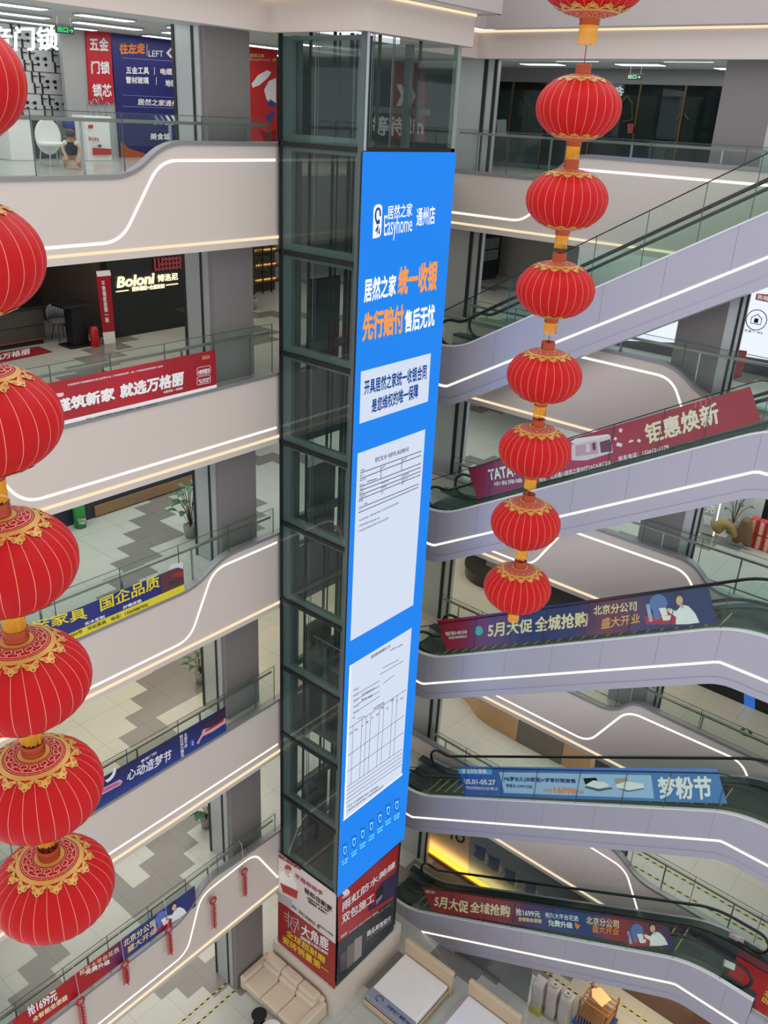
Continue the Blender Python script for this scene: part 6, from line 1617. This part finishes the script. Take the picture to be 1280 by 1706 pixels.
# fourth storey down
F3 = FL[3]
r = root('round_dark_platform', (24.8, 14.7, F3), 'round dark stone counter on the pale floor behind the lantern string', 'counter')
mb = MB(); mb.lathe([(0, 0), (1.2, 0), (1.25, .4), (1.25, .45), (0, .45)], (24.9, 14.6, F3), 48); mb.build('drum', mat('dark_stone', '2c2a2a', .3), r)
mb = MB(); mb.bbox((24.5, 14.2, F3 + .45), (25.1, 14.9, F3 + .85), .03); mb.build('grey_block', mat('grey_seat', '85827c', .6), r)
mb = MB(); mb.bbox((24.1, 11.3, F3), (27.5, 12.7, F3 + .06), .01); tag(mb.build('dark_rug', M_dark), 'dark rug showing under the light line behind the bottom lantern', 'rug')
wallbox((23.45, 0, F3), (23.7, 6.6, CE[3]), mat('black_shop_wall', '14151b', .35), 'wall_right')
PB = PX(23.44); q = quad_px(PB, [(1240, 1175), (1258, 1183), (1258, 1150), (1240, 1145)])
r = root('blue_light_box', PB.at(*q[0]), 'small blue lit panel in the black shop wall', 'panel'); sheet(PB, q, 'glowing_face', mat('blue_glow', '2a62b8', emit=.6), r)
wc = onZ(1243, 1221, F3)
r = root('floor_socket', (wc.x, wc.y, F3), 'small round dark green object lying on the pale floor', 'floor socket')
mb = MB(); mb.lathe([(0, 0), (.16, 0), (.17, .03), (.15, .05), (0, .05)], (wc.x, wc.y, F3), 20); mb.build('dark_ring', mat('socket_green', '24463a', .4), r)
mb = MB(); mb.lathe([(0, .05), (.07, .05), (.05, .09), (0, .09)], (wc.x, wc.y, F3), 16); mb.build('pale_centre', M_silver, r)
# fifth: long curved wooden counter
F4 = FL[4]
r = root('curved_wooden_counter', (24.0, 13.0, F4), 'long wooden counter with a rounded end and a grey section', 'counter')
Mw = mat('counter_wood', 'bf976c', .45, var=.12, scale=2)
pts = [(24.28, 15.6), (24.2, 15.0), (23.95, 14.5), (23.65, 14.1), (23.5, 13.4), (23.45, 12.15)]
mb = MB()
rp = rounded(pts, .4)
mb.prism([(x, y, F4) for x, y in rp] + [(26.2, 12.15, F4), (26.2, 15.6, F4)], (0, 0, 1.0)); mb.build('wood_section', Mw, r)
mb = MB(); mb.box((23.46, 10.3, F4), (26.2, 12.14, F4 + 1.0)); mb.build('grey_section', mat('counter_grey', '6f6a5f', .5), r)
mb = MB(); mb.box((23.5, 9.2, F4), (26.2, 10.29, F4 + .98)); mb.build('wood_end', Mw, r)
# red mat at the head of the lowest escalator
mb = MB(); mb.box((XE + .12, -4, F4 - .5), (XG + .1, 1.74, F4 + .1)); struct(mb, 'floor', M_tile)
mb = MB(); mb.box((XE - .02, .2, -21.94), (XE + .11, 1.74, F4 + .04)); lf_ = struct(mb, 'wall_landing', M_fas2)
mb = MB(); mb.box((XE - .035, .2, -21.49), (XE - .02, 1.74, -21.43)); mb.build('light_line', M_led, lf_)
mb = MB(); mb.box((XE + .02, .2, F4 + .04), (XE + .035, 1.4, F4 + 1.0)); mb.build('glass_pane', M_glass, lf_)
MT = PZ(F4 + .012)
r = root('entrance_mat', (19.6, .9, F4), 'red advertising mat with gold letters at the upper end of the lowest escalator', 'mat')
mb = MB(); mb.box((XE + .15, -1.5, F4 + .1), (XG - .06, 1.73, F4 + .112)); mb.box((18.76, 1.73, F4 + .1), (19.82, 2.6, F4 + .112)); mb.build('carpet', mat('mat_bright_red', 'a81e22', .7), r)
MTp = Panel((0, 0, F4 + .114), (1, 0, 0), (0, 1, 0), (0, 0, 1))
text(MTp, 'AS CREATION', rect(18.85, .75, 20.3, 1.05), M_gold, r, bold=.02)
text(MTp, '德国艾仕壁纸', rect(18.85, .35, 20.3, .62), M_gold, r, bold=.02)
text(MTp, '居然之家', rect(18.85, 1.32, 19.75, 1.65), mat('mat_yellow', 'd8a83a', .6), r, bold=.02)
# small notices on the lowest escalator
NP_ = PX(19.96)
for ps, s_, lb in (([(1213, 1567), (1238, 1577), (1241, 1563), (1216, 1554)], '乘梯安全须知', 'white notice on far glass of the lowest escalator'),):
    q = quad_px(NP_, ps); r = root('safety_notice', NP_.at(*q[0]), lb, 'notice'); sheet(NP_, q, 'card', M_white, r, th=.004, d=.01); text(NP_, s_, q, M_dkr, r, d=.016)
NQ = PX(18.58); q = quad_px(NQ, [(1205, 1609), (1224, 1617), (1226, 1606), (1207, 1598)])
r = root('safety_notice', NQ.at(*q[0]), 'pale green notice on near glass of the lowest escalator', 'notice'); sheet(NQ, q, 'card', mat('notice_green', 'b8c8b8', .5), r, th=.004)
# ground floor, right
r = root('mural_board', (21.5, 12, G), 'beige wall panel with dark letters, blue chair pictures and yellow light along its foot', 'wall panel')
mb = MB(); mb.box((21.55, 2.0, G), (21.7, 15.2, CE[5])); mb.build('beige_face', mat('beige_panel', 'b4a08c', .5), r)
MW = PX(21.54)
q = quad_px(MW, [(779, 1470), (1000, 1600), (1010, 1400), (784, 1370)]); sheet(MW, q, 'blue_grey_print', mat('blue_grey_print', '77868e', .5), r, th=.006)
for (x, y) in ((800, 1422), (823, 1440), (850, 1462), (884, 1482), (915, 1505)):
    art(MW, r, [(0, [(x - 9, y - 16), (x + 10, y - 8), (x + 9, y + 4), (x + 10, y + 14), (x - 2, y + 10), (x - 11, y + 1), (x - 7, y - 6)]), (1, [(x + 10, y - 4), (x + 14, y + 8), (x + 8, y + 18), (x + 8, y + 12)])], [mat('chair_print_blue', '30517c', .5), mat('chair_print_grey', 'a3adb0', .5)], d=.006)
tpx(MW, 'TO', [(746, 1396), (774, 1407), (776, 1390), (749, 1378)], M_blk, r, bold=.03)
mb = MB(); mb.box((21.38, 9.5, G + .1), (21.54, 14.6, G + .16)); mb.build('yellow_light_line', mat('yellow_light', 'ffc23a', emit=1.6), r)
mb = MB(); mb.box((21.3, 9.3, G), (21.54, 14.9, G + .1)); mb.build('wood_foot', mat('foot_wood', '8a5a36', .5), r)
area('yellow_line_lamp', (21.3, 12, G + .3), .2, 5, 25, (1, .65, .2), (0, math.radians(-90), 0))
area('warm_shop_lamp', (20.3, 4.6, G + 2.6), 1.5, 3, 60, (1, .75, .45))
mb = MB(); mb.prism([(18.55, 10.7, G), (18.55, 7.9, G), (18.55, 7.9, G + 1.68), (18.55, 10.7, G + .05)], (.05, 0, 0))
tag(mb.build('steel_side_screen', M_steel), 'shiny steel panel closing the space under the lowest escalator', 'panel')
M_wrap = mat('grey_wrapping', 'aaa39c', .35, bump=.8, scale=14, var=.12)
for k, (x, y, h, lb) in enumerate([(18.55, 7.53, 1.45, 'wrapped tall bundle with a yellow foot, leftmost under the escalator'), (18.68, 7.09, 1.5, 'wrapped grey bundle between two others under the escalator'), (18.72, 6.64, 1.45, 'wrapped grey bundle beside the wooden cart')]):
    r = root('wrapped_bundle', (x, y, G), lb, 'bundle', 'wrapped bundles under the escalator')
    bm = bmesh.new(); bmesh.ops.create_cube(bm, size=1); bmesh.ops.subdivide_edges(bm, edges=bm.edges[:], cuts=5, use_grid_fill=True)
    vs = []
    for v in bm.verts:
        a = Vector((v.co.x * .36, v.co.y * .36, (v.co.z + .5) * h)); t = v.co.z + .5
        a.x += .02 * math.sin(9 * t + k) + random.uniform(-.012, .012) - .06 * t; a.y += .02 * math.cos(7 * t + k) + random.uniform(-.012, .012)
        a.x *= 1 - .12 * max(0, t - .8) * 5 * .5; vs.append(a + Vector((x, y, G)))
    bm.verts.index_update(); mb = MB(); mb.add(vs, [tuple(v.index for v in f.verts) for f in bm.faces]); bm.free()
    mb.build('wrapping', M_wrap, r, smooth=True)
    mb = MB(); 
    if k == 0: mb.bbox((x - .2, y - .2, G), (x + .2, y + .2, G + .28), .02); mb.build('yellow_foot', mat('foot_yellow', 'a89a2c', .5), r)
    else: mb.lathe([(.02, 0), (.06, .05), (.12, .09), (.05, .08)], (x - .07, y, G + h - .02), 9); mb.build('gathered_top', M_wrap, r)
r = root('wooden_rack_cart', (19.35, 5.9, G), 'slatted wooden rack cart on a blue base with a lit board on top', 'cart')
Mwd = mat('rack_wood', '8a6038', .5, var=.2); x0, x1, y0, y1 = 18.95, 19.85, 5.4, 6.35
mb = MB(); mb.bbox((x0 - .08, y0 - .08, G + .08), (x1 + .08, y1 + .08, G + .2), .02); mb.build('blue_base', mat('cart_blue', '1f4a8c', .5), r)
for x in (x0, x1):
    for y in (y0, y1): mb = MB(); mb.lathe([(0, 0), (.05, .0), (.05, .08), (0, .08)], (x, y, G), 12); mb.build('wheel', M_blk, r)
for x in (x0, x1 - .05):
    for y in (y0, y1 - .05): mb = MB(); mb.box((x, y, G + .2), (x + .05, y + .05, G + 1.25)); mb.build('corner_post', Mwd, r)
for k in range(10):
    y = y0 + .06 + k * (y1 - y0 - .12) / 9; mb = MB(); mb.box((x0 - .01, y - .015, G + .2), (x0 + .015, y + .015, G + 1.1)); mb.build('slat', Mwd, r)
for k in range(5):
    x = x0 + .1 + k * .17; mb = MB(); mb.box((x - .02, y0, G + 1.12), (x + .02, y1, G + 1.15)); mb.build('top_slat', Mwd, r)
mb = MB(); mb.box((x0, y0, G + 1.08), (x1, y0 + .04, G + 1.14)); mb.box((x0, y1 - .04, G + 1.08), (x1, y1, G + 1.14)); mb.box((x0, y0, G + .55), (x1, y1, G + .58)); mb.build('shelf_rails', Mwd, r)
mb = MB(); mb.prism([(x0 + .25, y0 + .3, G + 1.16), (x0 + .7, y0 + .2, G + 1.16), (x0 + .85, y1 - .3, G + 1.16), (x0 + .6, y1 - .1, G + 1.16), (x0 + .35, y1 - .25, G + 1.16)], (0, 0, .02)); mb.build('pale_board', mat('board_pale_wood', 'd9b880', .5), r)
wallbox((21.15, 0, G), (21.3, 5.8, CE[5]), mat('polished_brown_wall', '5d4436', .15), 'wall_right')
# hazard tapes
M_tape = stripemat('hazard_tape', 'd9b23a', '1c1a18', .18, (.75, .75, 0))
M_tape2 = stripemat('brown_tape', '9a8a6a', '3a3026', .3, (.7, .7, 0))
def tape(x0, y0, x1, y1, z, lb, m=M_tape, wd=.05):
    a, b = Vector((x0, y0, z)), Vector((x1, y1, z)); d = (b - a).normalized(); n = Vector((-d.y, d.x, 0)) * wd / 2
    mb = MB(); mb.prism([a + n, b + n, b - n, a - n], (0, 0, .006)); o = mb.build('hazard_tape', m); tag(o, lb, 'tape', 'hazard tapes on the floors')
tape(19.95, 9, 19.95, .5, G + .001, 'yellow and black tape on the ground floor next to the wooden cart')
tape(20.62, 9, 20.62, .5, G + .001, 'yellow and black tape on ground floor along the brown polished wall')
tape(9.0, 15.72, 12.45, 15.72, G + .001, 'ground floor tape below the gallery, ending near the column, upper one')
tape(9.0, 15.3, 12.45, 15.3, G + .001, 'ground floor tape below the gallery, ending near the column, lower one')
tape(21.5, 6.4, 21.5, .5, FL[4] + .001, 'yellow and black tape behind the balustrade of lowest right gallery, far one')
tape(20.95, 6.2, 20.95, .5, FL[4] + .001, 'yellow and black tape behind the balustrade of lowest right gallery, near one')
tape(20.95, 6.3, 20.95, .5, FL[2] + .001, 'thin dashed tape on the green tinted floor behind woven figures gallery', M_tape2, .035)
tape(20.95, 13.5, 20.95, .5, FL[3] + .001, 'thin dashed tape on the floor behind the mattress festival banner', M_tape2, .035)
tape(10.4, 15.2, 13.9, 15.2, FL[2] + .001, 'thin dashed tape beside the end of the blue furniture banner', M_tape2, .035)

# ------------------------------------------------------------------ lift everything so that the ground floor lies at height zero
bpy.data.objects.remove(TO)
for o in bpy.data.objects:
    if o.parent is None: o.location.z -= GROUND
